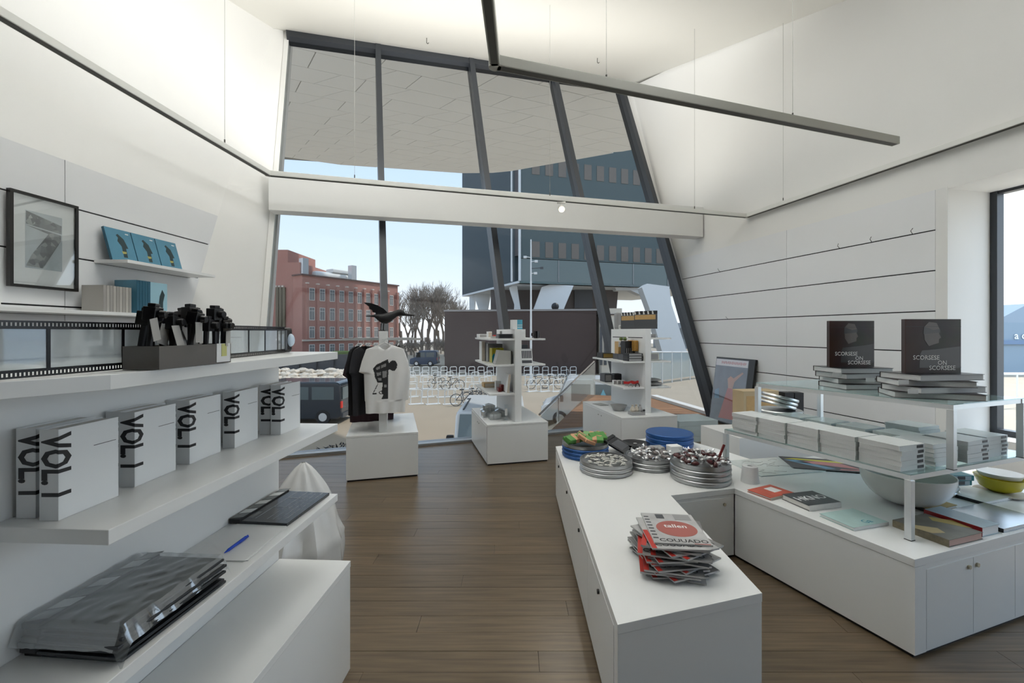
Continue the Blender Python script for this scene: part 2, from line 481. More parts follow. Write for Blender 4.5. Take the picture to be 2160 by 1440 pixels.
for (a, b) in ((1.9, YW), (-0.8, 1.9), (-3.5, -0.8)):
    m3 = MB(); m3.slab([RW(a, 0.52, -0.66), RW(b, 0.52, -0.66), RW(b, 3.12, -0.66), RW(a, 3.12, -0.66)], (0.008, 0.002, 0)); m3.build('pane', GLASS2, w2, world=True)

# ---- back wall behind the viewer
mb = MB(); a = LW(-3.5, 0); b = RW(-3.5, 0)
BACKW = mat('back_wall_grey', (0.08, 0.078, 0.075), 0.8)  # unseen wall, coloured dark to cut bounce onto camera-facing sides
mb.box(a.x - 1.2, b.x + 0.8, -3.8, -3.5, 0, 6.6); struct('wall_back', mb, BACKW)

# ---- main window
w1 = thing('window_1', None, None, FC(0, 0)); w1['kind'] = 'structure'
MU = [fac(793, 300)[0], fac(1014, 300)[0], fac(1195, 300)[0], S_R - 0.06]
MU[1] = (fac(988, 150)[0] + fac(1060, 600)[0]) / 2; MU[2] = (fac(1168, 200)[0] + fac(1268, 600)[0]) / 2; MU[0] = (fac(790, 110)[0] + fac(818, 600)[0]) / 2
for i, s in enumerate(MU):
    w = 0.055 if i else 0.05
    a = FC(s, 0.0); b = FC(s, ztop(s))
    M = axes(a, (b - a), E1); m3 = MB(); m3.box(0, (b - a).length, -w, w, -0.12, 0.12, 0, M)
    m3.build('mullion', FRAME, w1, world=True)
a = FC(S_L, ztop(S_L)); b = FC(S_R, ztop(S_R)); M = axes(a, (b - a), EUP); m3 = MB(); m3.box(-0.05, (b - a).length, -0.24, 0.0, -0.10, 0.10, 0, M); m3.build('head_rail', FRAME, w1, world=True)
a = FC(S_L, 0.0); b = FC(S_R, 0.0); M = axes(a, (b - a), Vector((0, 0, 1))); m3 = MB(); m3.box(0, (b - a).length, 0, 0.03, -0.10, 0.10, 0, M); m3.build('sill_rail', mat('sill_steel', (0.4, 0.42, 0.44), 0.35, metal=0.5), w1, world=True)
ss = [S_L] + MU
for i in range(4):
    a0, a1 = ss[i] + (0 if i == 0 else 0.05), ss[i + 1] - 0.05
    m3 = MB(); m3.slab([FC(a0, 0.03), FC(a1, 0.03), FC(a1, ztop(a1) - 0.2), FC(a0, ztop(a0) - 0.2)], FN * 0.012); m3.build('pane', GLASS, w1, world=True)

# ---- white transverse beam in front of the window
br = Vector((3.62, 8.30, 3.43)); blf = Vector((-3.60, 8.30 - 7.22 / 3.99, 3.43))
M = axes(blf, (br - blf), Vector((0, 0, 1)))
mb = MB(); L = (br - blf).length
mb.box(-0.05, L + 0.06, 0, 0.57, -0.26, 0.0, 0, M)
struct('trim_3', mb, WHITE, bevel=0.006)
# ================================================================== LIGHT TRACKS, SPOTLIGHTS, WIRES
ZT = 3.5
TRK = mat('track_grey_white', (0.40, 0.40, 0.36), 0.4)
TRKW = mat('track_white', (0.80, 0.80, 0.76), 0.4)
SLOT = mat('track_slot', (0.06, 0.06, 0.05), 0.5)
def track(t, pts, mw, w=0.034, h=0.06):
    for i in range(len(pts) - 1):
        a, b = Vector(pts[i]), Vector(pts[i + 1]); x = (b - a).normalized(); M = axes(a, x, Vector((0, 0, 1)).cross(x)); L = (b - a).length
        mb = MB(); mb.box(0, L, -w, w, 0, h, 0, M); mb.build('rail', mw, t, world=True, bevel=0.004)
        mb = MB(); mb.box(0.02, L - 0.02, -w * 0.7, w * 0.7, -0.002, 0.004, 0, M)
        mb.build('slot', SLOT, t, world=True)
def wires(t, pts, zc):
    for p in pts:
        mb = MB(); mb.cyl((p[0], p[1], ZT + 0.06), (p[0], p[1], zc(p[0], p[1])), 0.0022, n=5); mb.build('wire', mat('wire_steel', (0.35, 0.35, 0.33), 0.4, metal=0.7), t, world=True)
        mb = MB(); mb.cyl((p[0], p[1], ZT + 0.05), (p[0], p[1], ZT + 0.11), 0.007, n=8); mb.build('wire_grip', SLOT, t, world=True)
def zc(x, y): return min(6.35, ceil_z(x, y)) if y < 5.6 else ceil_z(x, y)
cl_ = pz(567, 371, ZT); cr__ = pz(1575, 459, ZT)
vl = Vector((0.0526, 1, 0)).normalized(); vr = Vector((-0.2336, 1, 0)).normalized()
ta = thing('light_track', 'white light track running round walls and along the front of the beam', 'light track', (cl_.x, cl_.y, ZT))
track(ta, [cl_ - vl * 8.0, cl_, cr__, cr__ - vr * 9.0], TRKW)
for c in (cl_, cr__):
    mb = MB(); mb.cyl((c.x, c.y, ZT), (c.x, c.y, ZT + 0.06), 0.04, n=16); mb.build('corner_joint', TRKW, ta, world=True)
def on(a, b, px):  # point of the segment a-b seen in column px
    k_ = (px - CX) / F; d = b - a
    t = (k_ * a.y - a.x) / (d.x - k_ * d.y); return a + d * t
wires(ta, [(q.x, q.y) for q in [on(cl_ - vl * 8, cl_, 474), on(cl_, cr__, 748), on(cl_, cr__, 1160), on(cl_, cr__, 1465), on(cr__, cr__ - vr * 9, 1652)]], zc)
c0 = pz(1044, 142, ZT); c1 = pz(1890, 306, ZT)
tb = thing('light_track', 'grey light track with open corner hanging nearest the viewer', 'light track', (c0.x, c0.y, ZT))
v2 = Vector((0.03, 1, 0)).normalized()
track(tb, [c0 - v2 * 6.0, c0, c1], TRK, 0.036, 0.075)
mb = MB(); mb.cyl((c0.x, c0.y, ZT - 0.002), (c0.x, c0.y, ZT + 0.077), 0.045, n=16); mb.build('corner_joint', TRK, tb, world=True)
wires(tb, [(q.x, q.y) for q in [on(c0, c1, 1279), on(c0, c1, 1672)]], zc)
mb = MB(); p = Vector((c0.x, c0.y - 0.1, ZT + 0.07)); mb.tube([p, p + Vector((-0.05, -0.15, 0.5)), p + Vector((-0.12, -0.3, 1.3))], 0.004, 5); mb.build('power_cable', BLACK, tb, world=True)
# ceiling hooks
for px, py in ((900, 80), (1260, 122)):
    d = Vector(((px - CX) / F, 1, (HY - py) / F)); t = 4.0
    while H + d.z * t < ceil_z(d.x * t, t): t += 0.02
    mb = MB(); p = Vector((d.x * t, t, H + d.z * t)); mb.tube([p + Vector((0, 0, 0.02)), p + Vector((0, 0, -0.09)), p + Vector((0.02, 0, -0.11)), p + Vector((0.04, 0, -0.09))], 0.007, 6)
    o = mb.build('ceiling_hook', SLOT, None, loc=p); tag(o, 'small dark ceiling hook ' + ('left of the grey track corner' if px < 1000 else 'right of the grey track corner'), 'hook')

LAMPBODY = mat('lamp_body', (0.78, 0.77, 0.72), 0.4)
BULB = mat('lamp_bulb', (1.0, 0.80, 0.50), 0.4, emit=14)
def spotlight(label, p, aim, power, size=0.06, spot=None, col=(1.0, 0.93, 0.82)):
    p = Vector(p); aim = Vector(aim)
    t = thing('track_spotlight', label, 'spotlight', p, 'track spotlights')
    d = (aim - p).normalized(); c = p + Vector((0, 0, -0.10)) if d.z < 0.2 else p + Vector((0, 0, 0.16))
    up = d.z >= 0.2
    mb = MB(); mb.box(p.x - 0.06, p.x + 0.06, p.y - 0.02, p.y + 0.02, p.z + (0.08 if up else -0.03), p.z + (0.11 if up else -0.003)); mb.build('adapter', LAMPBODY, t, world=True)
    mb = MB(); mb.cyl(p + Vector((0, 0, 0.09 if up else -0.03)), c, 0.008, n=8); mb.build('stem', LAMPBODY, t, world=True)
    M = axes(c, d, Vector((0.3, 0.2, 1))) @ Matrix.Rotation(math.pi / 2, 4, 'Y')
    mb = MB(); mb.lathe([(0.02, -0.05), (0.04, -0.045), (0.046, 0.0), (0.048, 0.045), (0.043, 0.045), (0.038, 0.025)], 20, M=M); mb.build('head', LAMPBODY, t, world=True, smooth=True)
    mb = MB(); mb.lathe([(0.001, 0.026), (0.037, 0.027), (0.034, 0.033), (0.001, 0.036)], 20, M=M); mb.build('bulb', BULB, t, world=True)
    ld = bpy.data.lights.new('spot', 'SPOT'); ld.energy = power; ld.color = col; ld.spot_size = math.radians(spot or 100); ld.spot_blend = 0.8; ld.shadow_soft_size = size
    lo = bpy.data.objects.new('lamp_light', ld); COL.objects.link(lo); lo.parent = t
    q = c + d * 0.05; lo.location = q - p; lo.rotation_euler = (-d).to_track_quat('Z', 'Y').to_euler()
    return t
sp_ = on(cl_, cr__, 1184)
spotlight('lit white spotlight hanging under the track in front of the beam', (sp_.x, sp_.y, ZT), (sp_.x + 0.10, sp_.y - 1.6, 2.4), 25)
FILL_UP = 1000.0
LED = 25.0  # energy of each added fill light on the beam
fill_spots = [(cl_ - vl * 4.9, (-1.1, 3.6, 6.3), 'left track beside viewer'), (cl_ - vl * 6.4, (-1.8, 3.3, 6.3), 'rear end of the left track'),
       (c0 - v2 * 3.2, (-0.2, 3.7, 6.2), 'middle track overhead'), (c0 - v2 * 4.6, (0.4, 3.4, 6.2), 'rear end of the middle track'),
       (cr__ - vr * 6.4, (0.3, 3.8, 6.1), 'right track beside viewer'), (cr__ - vr * 7.8, (0.5, 3.3, 6.1), 'rear end of the right track')]
# added fill lights, unseen on top of the beam, to brighten the sloping ceiling
for i, u0 in enumerate((0.6, 2.6, 4.6)):
    MBm = axes(blf, (br - blf), Vector((0, 0, 1))) @ Matrix.Translation((u0, 0.571, -0.14))
    t = thing('led_batten', ['left', 'middle', 'right'][i] + ' white LED batten lying on top of the beam', 'light batten', MBm, 'battens on the beam')
    MB().box(0, 1.6, 0, 0.018, -0.04, 0.04).build('housing', LAMPBODY, t)
    MB().box(0.02, 1.58, 0.0182, 0.022, -0.03, 0.03).build('diffuser', mat('led_diffuser', (1.0, 0.93, 0.80), 0.5, emit=3.0), t)
    ld = bpy.data.lights.new('led', 'AREA'); ld.shape = 'RECTANGLE'; ld.size = 1.55; ld.size_y = 0.06; ld.energy = LED; ld.color = (1.0, 0.97, 0.91)
    lo = bpy.data.objects.new('lamp_light', ld); COL.objects.link(lo); lo.parent = t
    lo.matrix_local = Matrix.Translation((0.8, 0.03, 0)) @ RX(90)
for p, aim, w in fill_spots:  # unseen fill lamps, added out of frame to lift the room brightness
    spotlight('white spotlight turned up to the ceiling on ' + w, (p.x, p.y, ZT), aim, FILL_UP, 0.05, 56, (0.97, 0.985, 1.0))
# ================================================================== LEFT SHELVING UNIT
EX = Vector((0.9986, -0.0525, 0))
ML = frame((-0.83, 2.06, 0), EX)
MLI = ML.inverted()
def loc(p): return MLI @ Vector(p)
ENDG = mat('shelf_end_grey', (0.80, 0.79, 0.77), 0.45, noise=(0.01, 3))
un = thing('shelving_unit', 'white open shelving unit with three cantilevered shelves at left', 'shelving', ML)
MB().box(-0.335, -0.29, -2.4, 0, 0, 1.474).build('back_panel', LAM, un)
MB().box(-0.29, 0, -1.11, 0, 1.130, 1.164).build('shelf', LAM, un, bevel=0.0015)
MB().box(-0.29, 0, -2.2, 0, 0.797, 0.83).build('shelf', LAM, un, bevel=0.0015)
MB().prism([(0, 0), (0, -1.105), (-0.07, -1.25), (-0.6, -2.3), (-0.6, 0)], 1.472, 1.506).build('top_board', LAM, un, bevel=0.0015)
bn = thing('low_bench', 'low white bench below the left shelving unit', 'bench', ML @ T(0, 0, 0))
MB().box(-0.288, 0.06, -2.2, 0.0, 0, 0.482).build('body', LAM, bn)
MB().box(-0.288, 0.062, -2.2, 0.002, 0.484, 0.512).build('top', LAM, bn, bevel=0.0015)

# ---- VOL. I books
VOLC = mat('vol_cover_white', (0.84, 0.86, 0.87), 0.28)
VOLS = mat('vol_spine', (0.80, 0.82, 0.83), 0.3)  # spine tone lowered against the cover: shade put into the colour
INK = mat('ink_black', (0.015, 0.015, 0.018), 0.4)
def split_text(s, size, bold, xs, u0):
    vs, fs = text_geo(s, size, bold=bold, xs=xs, align='LEFT')
    bm = bmesh.new(); bv = [bm.verts.new((v.x, v.y + u0, 0)) for v in vs]
    for f in fs:
        try: bm.faces.new([bv[i] for i in f])
        except Exception: pass
    bmesh.ops.bisect_plane(bm, geom=bm.verts[:] + bm.edges[:] + bm.faces[:], plane_co=(0, 0, 0), plane_no=(0, 1, 0))
    bm.verts.ensure_lookup_table(); bm.verts.index_update()
    out = [v.co.copy() for v in bm.verts]; ff = [tuple(v.index for v in f.verts) for f in bm.faces]
    bm.free()
    return out, ff
VT = split_text('VOL. I', 0.088, 0.034, 0.62, -0.010)
def vol_book(label, lx, ly, rz, tilt=0.0, th=0.044):
    M = ML @ T(lx, ly, 1.1645) @ RZ(rz) @ RY(tilt)
    t = thing('boxed_book', label, 'book', M, 'white numbered books on the middle shelf')
    w, h = 0.15, 0.21
    key = ('vol', th)
    if key not in _TXT:
        a = MB(); a.box(-0.0025, 0, 0, w, 0, h); a.box(-th, -th + 0.0025, 0, w, 0, h)
        b = MB(); b.box(-th, 0, -0.002, 0.0005, 0, h)
        c = MB(); c.box(-th + 0.003, -0.003, 0.001, w - 0.004, 0.002, h - 0.003)
        d = MB()
        vv = []
        for v in VT[0]:
            z = h - 0.012 - v.x
            vv.append((0.0006, v.y, z) if v.y > 1e-6 else ((v.y + 0.0006, -0.0026, z) if v.y < -1e-6 else (0.0006, -0.0026, z)))
        d.add(vv, VT[1])
        e_ = MB(); e_.box(0, 0.0006, w * 0.55, w * 0.95, h * 0.72, h * 0.726)
        _TXT[key] = (a.mesh('cover', VOLC), b.mesh('spine', VOLS), c.mesh('pages', PAGES), d.mesh('lettering', INK), e_.mesh('cover_line', INK))
    for nme, me in zip(('cover', 'spine', 'pages', 'lettering', 'cover_line'), _TXT[key]): part(nme, me, t)
    return t
for (lx, ly, rz, lab) in ((-0.161, -1.07, 3, 'white book lettered VOL. I, front cover nearest the viewer'),
                          (-0.229, -1.06, 5, 'white book lettered VOL. I tucked behind the nearest one'),
                          (-0.185, -0.855, 4, 'second white VOL. I front cover from the near shelf end'),
                          (-0.236, -0.845, 1, 'white VOL. I book mostly hidden behind the second front cover'),
                          (-0.198, -0.646, 3, 'third white VOL. I front cover from the near shelf end'),
                          (-0.242, -0.636, 1, 'white VOL. I book mostly hidden behind the third front cover'),
                          (-0.187, -0.447, 4, 'fourth white VOL. I front cover from the near shelf end'),
                          (-0.139, -0.232, 0, 'white VOL. I front cover nearest the window end of the shelf'),
                          (-0.190, -0.225, 4, 'leaning white VOL. I spine behind the cover nearest the window')):
    vol_book(lab, lx, ly, rz)

# ---- film strip standing on the top board
MILK = glassy('film_clear', (0.86, 0.89, 0.90), 0.16, rough=0.03, diffuse=0.35, dcol=(0.72, 0.76, 0.78))
FILM = mat('film_black', (0.008, 0.008, 0.010), 0.18)
base = [(-0.99, 0.78), (-0.975, 0.92), (-0.963, 1.045), (-0.965, 1.2), (-0.97, 1.32), (-0.985, 1.6), (-1.0, 1.84), (-1.015, 1.93)]
path = []
for i in range(len(base) - 1):
    a, b = Vector((*base[i], 0)), Vector((*base[i + 1], 0)); n_ = max(1, int((b - a).length / 0.007))
    for k_ in range(n_): path.append(a.lerp(b, k_ / n_))
path.append(Vector((*base[-1], 0)))
fs_ = thing('film_strip_display', 'long upright film strip display with sprocket holes on the top board', 'display', (-0.97, 1.2, 1.508))
def strip(mb, i0, i1, z0, z1, th=0.0016):
    for i in range(i0, i1):
        a, b = path[i], path[i + 1]; d = (b - a).normalized(); nn = Vector((d.y, -d.x, 0)) * th
        mb.slab([a + V(0, 0, z0), b + V(0, 0, z0), b + V(0, 0, z1), a + V(0, 0, z1)], nn)
Z0 = 1.508
n_ = len(path) - 1
mb = MB(); strip(mb, 0, n_, Z0, Z0 + 0.004); strip(mb, 0, n_, Z0 + 0.011, Z0 + 0.017)
strip(mb, 0, n_, Z0 + 0.098, Z0 + 0.104); strip(mb, 0, n_, Z0 + 0.111, Z0 + 0.115)
for i in range(0, n_):
    a, b = path[i], path[i + 1]; c = a.lerp(b, 0.45); d = (b - a).normalized(); nn = Vector((d.y, -d.x, 0)) * 0.0016
    for z0, z1 in ((Z0 + 0.004, Z0 + 0.011), (Z0 + 0.104, Z0 + 0.111)):
        mb.slab([a + V(0, 0, z0), c + V(0, 0, z0), c + V(0, 0, z1), a + V(0, 0, z1)], nn)
mb.build('perforated_border', FILM, fs_, world=True)
bars = [18, 40, 78, 98, 118, 135, 150, 156]
for i in bars:
    if i + 1 < n_:
        mb = MB(); strip(mb, i, i + 1, Z0 + 0.016, Z0 + 0.099, 0.002); mb.build('frame_bar', FILM, fs_, world=True)
edges_ = [0] + bars + [n_]
for a_, b_ in zip(edges_[:-1], edges_[1:]):
    b_ = min(b_, n_)
    if b_ - a_ > 1:
        mb = MB(); strip(mb, a_, b_, Z0 + 0.017, Z0 + 0.098, 0.0008); mb.build('clear_frame', MILK, fs_, world=True)
pe = path[-1]
mb = MB(); mb.prism([(pe.x - 0.03, pe.y), (pe.x + 0.004, pe.y), (pe.x + 0.012, pe.y + 0.05), (pe.x - 0.02, pe.y + 0.06)], Z0, Z0 + 0.112); mb.build('end_cap', FILM, fs_, world=True, bevel=0.012)
mb = MB(); mb.ball((pe.x + 0.008, pe.y + 0.035, Z0 + 0.055), 0.025, 14, sc=(0.7, 0.9, 1.2)); mb.build('lens', mat('lens_glass', (0.55, 0.66, 0.78), 0.08), fs_, world=True, smooth=True)

# ---- acrylic box of novelty pens
SMOKE = mat('smoked_acrylic', (0.15, 0.14, 0.13), 0.12)
bx = thing('pen_box', 'smoked grey acrylic box holding black novelty pens', 'box', (-0.91, 1.20, 1.508))
def wbox(mb, x0, x1, y0, y1, z0, z1): return mb.box(x0, x1, y0, y1, z0, z1)
mb = MB(); bxx = (-0.955, -0.865, 1.06, 1.33)
for q in ((bxx[0], bxx[1], bxx[2], bxx[3], 1.5075, 1.511), (bxx[1] - 0.003, bxx[1], bxx[2], bxx[3], 1.511, 1.565), (bxx[0], bxx[0] + 0.003, bxx[2], bxx[3], 1.511, 1.565), (bxx[0] + 0.003, bxx[1] - 0.003, bxx[2], bxx[2] + 0.003, 1.511, 1.565), (bxx[0] + 0.003, bxx[1] - 0.003, bxx[3] - 0.003, bxx[3], 1.511, 1.565)): mb.box(*q)
mb.build('tray', SMOKE, bx, world=True)
MB().box(bxx[1] + 0.0002, bxx[1] + 0.0012, 1.265, 1.325, 1.511, 1.566).build('label_card', PAPER, bx, world=True)
MB().box(bxx[1] + 0.0013, bxx[1] + 0.0022, 1.285, 1.308, 1.528, 1.565).build('sticky_note', mat('note_yellow', (0.62, 0.62, 0.25), 0.6), bx, world=True)
TAG = mat('paper_tag', (0.42, 0.41, 0.39), 0.6)
NTH = ['first', 'second', 'third', 'fourth', 'fifth', 'sixth', 'seventh', 'eighth', 'ninth', 'tenth', 'eleventh', 'twelfth', 'thirteenth', 'fourteenth', 'fifteenth', 'sixteenth']
random.seed(5)
for i in range(16):
    cx_ = random.uniform(-0.945, -0.88); cy_ = 1.07 + 0.25 * i / 15 
    h = random.uniform(0.13, 0.165)
    M = T(cx_, cy_, 1.512) @ RZ(random.uniform(-20, 20)) @ RX(random.uniform(-7, 4) - (7 - i) * 0.8) @ RY(random.uniform(-5, 8))
    t = thing('novelty_pen', NTH[i] + ' black novelty pen with camera-shaped top from left in smoked box', 'pen', M, 'black novelty pens in the smoked box')
    MB().cyl((0, 0, 0), (0, 0, h - 0.03), 0.006, 0.008, 8).build('barrel', BLACK, t)
    mb = MB(); mb.box(-0.014, 0.014, -0.018, 0.018, h - 0.04, h - 0.005); mb.box(-0.008, 0.010, -0.012, 0.008, h - 0.005, h + 0.004); mb.cyl((0.014, 0, h - 0.022), (0.030, 0, h - 0.022), 0.011, 0.010, 10); mb.cyl((0, 0.018, h - 0.012), (0, 0.024, h - 0.012), 0.010, n=8)
    mb.build('camera_top', BLACKG if i % 3 == 0 else BLACK, t, bevel=0.002)
    if i % 2 == 0:
        a = random.uniform(-15, 15)
        MB(T(0.034, 0, 0) @ RX(a) @ RY(-8)).box(-0.0004, 0.0004, -0.014, 0.016, h - 0.085, h - 0.03).build('price_tag', TAG, t)

# ---- clapperboards
STRW = mat('clap_white', (0.70, 0.71, 0.70), 0.4); STRG = mat('clap_grey', (0.16, 0.17, 0.17), 0.4)
SLATE = mat('slate_black', (0.03, 0.034, 0.04), 0.25)
CHALK = mat('slate_line', (0.42, 0.44, 0.47), 0.5)
def clapper(label, M, w, d, th, group=None, stripes=True, lines=True):
    """board in x (away from the wall) and y (along the shelf); the striped stick lies along x=0"""
    t = thing('clapperboard', label, 'clapperboard', M, group)
    MB().box(0.045, w, 0, d, 0, th).build('slate', SLATE, t, bevel=0.002)
    st = MB().box(0, 0.045, 0, d, 0, th + 0.006).build('stick', BLACK, t, bevel=0.002)
    if stripes:
        for i in range(7):
            y0 = d * i / 7 + 0.004
            MB().prism([(0.003, y0), (0.043, y0 + 0.018), (0.043, y0 + 0.018 + d / 7 - 0.006), (0.003, y0 + d / 7 - 0.006)], th + 0.006, th + 0.0068).build('stripe', STRW if i % 2 else STRG, st)
    if lines:
        mb = MB()
        for x in (0.09, 0.14, 0.165, 0.19, 0.215): mb.box(x, x + 0.002, 0.03, d - 0.01, th, th + 0.0006)
        mb.box(0.09, 0.165, d * 0.45, d * 0.45 + 0.002, th, th + 0.0006); mb.box(0.09, 0.165, d * 0.75, d * 0.75 + 0.002, th, th + 0.0006)
        mb.build('slate_lines', CHALK, t)
        MB().box(0.060, 0.078, 0.03, 0.095, th, th + 0.0006).build('name_plate', mat('slate_plate', (0.16, 0.165, 0.17), 0.5), t)
    return t
c_ = loc(pz(580, 1040, 0.85)); d_ = loc(pz(600, 1100, 0.85))
clapper('black clapperboard with white slate lines at far end of lower shelf', ML @ T(-0.285, -0.345, 0.8345) @ RZ(-2) @ RY(0.8), 0.245, 0.33, 0.012)
for i in range(6):
    clapper('plastic wrapped black clapperboard, %s of the stack at near end of lower shelf' % ordinal(5 - i), ML @ T(-0.275 + random.uniform(-.004, .006), -1.055 + random.uniform(-.008, .008), 0.8305 + i * 0.0135) @ RZ(-2 + random.uniform(-1.2, 1.2)), 0.255, 0.325, 0.0075, 'wrapped clapperboards on the lower shelf', stripes=(i == 5), lines=False)
WRAP = glassy('plastic_wrap', (0.86, 0.88, 0.89), 0.20, rough=0.12, diffuse=0.13, dcol=(0.62, 0.66, 0.67))
from mathutils import noise as mnoise
def wrapfn(u, v):
    x = -0.283 + u * 0.278; y_ = -1.075 + v * 0.36
    e_ = max(0.0, (u - 0.93) / 0.07); f_ = max(0.0, (0.06 - v) / 0.06); g_ = max(0.0, (v - 0.95) / 0.05)
    z = 0.8305 + 6 * 0.0135 + 0.007 + 0.0035 * mnoise.noise(Vector((x * 9 + y_ * 22, y_ * 16 - x * 30, 0))) + 0.0015 * mnoise.noise(Vector((x * 90 + y_ * 30, y_ * 40, 3)))
    z -= 0.045 * e_ + 0.05 * f_ + 0.03 * g_
    return ML @ Vector((x + 0.010 * mnoise.noise(Vector((y_ * 30, 1, 5))) * e_, y_, z))
mb = MB(); mb.grid(wrapfn, 44, 56)
o = mb.build('plastic_wrap', WRAP, None, smooth=True, loc=ML @ Vector((-0.14, -0.9, 0.92))); tag(o, 'crumpled clear plastic wrap over the stack of clapperboards', 'plastic wrap')

# ---- papers and pen
pp = [pz(497, 1106, 0.833), pz(622, 1104, 0.833), pz(522, 1182, 0.833), pz(372, 1180, 0.833)]
ctr = sum(pp, Vector()) / 4
for i in range(3):
    M = T(ctr.x, ctr.y, 0.8308 + i * 0.0012) @ RZ([-3, 2, -1][i])
    t = MB().box(-0.105, 0.105, -0.14, 0.14, 0, 0.001).build('paper_sheet', PAPER, None, bevel=0)
    t.matrix_world = M; WORLD[t.name] = M
    tag(t, ['lowest loose paper sheet under the blue pen', 'middle loose paper sheet under the blue pen', 'top loose paper sheet directly under the blue pen'][i], 'paper', 'papers on the lower shelf')
a = pz(473, 1169, 0.8345); b = pz(523, 1132, 0.8345); M = axes(a + V(0, 0, 0.005), b - a, (0, 0, 1)); L = (b - a).length
t = thing('ballpoint_pen', 'blue ballpoint pen lying on papers on the lower shelf', 'pen', M)
BLUE = mat('pen_blue', (0.004, 0.06, 0.55), 0.2)
MB().cyl((0.022, 0, 0), (L - 0.012, 0, 0), 0.0052, n=12).build('barrel', BLUE, t, smooth=True)
MB().cyl((0, 0, 0), (0.022, 0, 0), 0.0012, 0.005, n=12).build('tip', BLUE, t, smooth=True)
MB().box(L * 0.55, L - 0.006, -0.0015, 0.0015, 0.005, 0.008).build('clip', BLUE, t)
MB().cyl((L - 0.012, 0, 0), (L, 0, 0), 0.0032, n=10).build('button', BLUE, t)

# ---- white plastic bag behind the unit
BAG = glassy('bag_plastic', (0.86, 0.87, 0.87), 0.06, rough=0.2, diffuse=0.72, dcol=(0.86, 0.86, 0.85))
def bagfn(u, v):
    a = u * 2 * math.pi; z = v * 0.84
    r = 0.20 + 0.05 * math.sin(v * 2.4) if v < 0.45 else 0.243 * (1 - (v - 0.45) / 0.55) ** 0.75 + 0.012
    r *= 1 + 0.16 * mnoise.noise(Vector((math.cos(a) * 2.2, math.sin(a) * 2.2, v * 3))) + 0.06 * math.sin(a * 9 + v * 4)
    return Vector((-1.26 + 0.045 * v + r * math.cos(a), 2.52 + r * math.sin(a), 0.001 + z))
mb = MB(); mb.grid(bagfn, 48, 30); o = mb.build('plastic_bag', BAG, None, smooth=True, loc=(-1.24, 2.52, 0)); tag(o, 'white translucent plastic bag on floor behind the left shelving', 'bag')

# ================================================================== LEFT WALL THINGS
def wallM(y, z, off):   # x along the wall away from the viewer, y up... z towards the room
    p = LW(y, z, off)
    return Matrix(((0.0525, 0, 0.9986, p.x), (0.9986, 0, -0.0525, p.y), (0, 1, 0, p.z), (0, 0, 0, 1)))
def wall_shelf(label, y0, y1, z, depth):
    M = wallM(y0, z, 0.001); t = thing('wall_shelf', label, 'shelf', M)
    MB().box(0, y1 - y0, -0.03, 0, 0, depth).build('board', LAM, t, bevel=0.0015)
    mb = MB(); mb.box(0.01, y1 - y0 - 0.01, -0.034, -0.0305, 0.0, 0.03); mb.build('bracket', GREY, t)
    return t
wall_shelf('white wall shelf holding three leaning blue books', 4.02, 5.12, 2.272, 0.33)
wall_shelf('long white wall shelf below the framed picture', 2.55, 4.85, 1.78, 0.33)
wall_shelf('near white wall shelf at the left edge', 0.9, 2.545, 1.78, 0.33)
# picture
M = wallM(3.33, 1.955, 0.03); W_, H_ = 0.50, 0.755
t = thing('picture_frame', 'black framed collage print with wide white mat on left wall', 'picture', M)
FB = mat('frame_black', (0.012, 0.011, 0.010), 0.3)
for (x0, x1, y0, y1) in ((0, 0.022, 0, H_), (W_ - 0.022, W_, 0, H_), (0.022, W_ - 0.022, 0, 0.022), (0.022, W_ - 0.022, H_ - 0.022, H_)): MB().box(x0, x1, y0, y1, 0, 0.035).build('frame_bar', FB, t)
MB().box(0.02, W_ - 0.02, 0.02, H_ - 0.02, 0.004, 0.012).build('mat_board', mat('mat_white', (0.80, 0.81, 0.80), 0.6), t)
def collage():
    m = bpy.data.materials.new('collage_print'); m.use_nodes = True; n = m.node_tree.nodes; l = m.node_tree.links; b = n['Principled BSDF']
    tcn = n.new('ShaderNodeTexCoord'); vo = n.new('ShaderNodeTexVoronoi'); vo.inputs['Scale'].default_value = 26
    l.new(tcn.outputs['Object'], vo.inputs['Vector']); cr_ = n.new('ShaderNodeValToRGB'); l.new(vo.outputs['Color'], cr_.inputs[0])
    ee = cr_.color_ramp.elements; ee[0].color = (0.03, 0.04, 0.05, 1); ee[1].color = (0.45, 0.47, 0.46, 1); k_ = ee.new(0.5); k_.color = (0.14, 0.16, 0.17, 1)
    l.new(cr_.outputs[0], b.inputs['Base Color']); b.inputs['Roughness'].default_value = 0.5
    return m
COLL = collage()
MB().box(0.115, 0.385, 0.16, 0.62, 0.0121, 0.0128).build('print_sheet', mat('print_grey', (0.50, 0.55, 0.57), 0.5, noise=(0.25, 9)), t)
mb = MB(); mb.prism([(0.12, 0.50), (0.375, 0.47), (0.375, 0.42), (0.24, 0.17), (0.12, 0.175), (0.16, 0.27), (0.28, 0.46)], 0.0129, 0.0134); mb.prism([(0.12, 0.51), (0.38, 0.48), (0.38, 0.55), (0.12, 0.615)], 0.0129, 0.0134); mb.build('print_figure', COLL, t)
MB().box(0.02, W_ - 0.02, 0.02, H_ - 0.02, 0.026, 0.028).build('glazing', glassy('picture_glass', (0.97, 0.98, 0.98), 0.14), t)
mb = MB(); mb.tube([(0.1, H_ - 0.01, 0.0), (W_ / 2, H_ + 0.012, -0.02), (W_ - 0.1, H_ - 0.01, 0.0)], 0.002, 5); mb.build('hanging_wire', GREY, t)
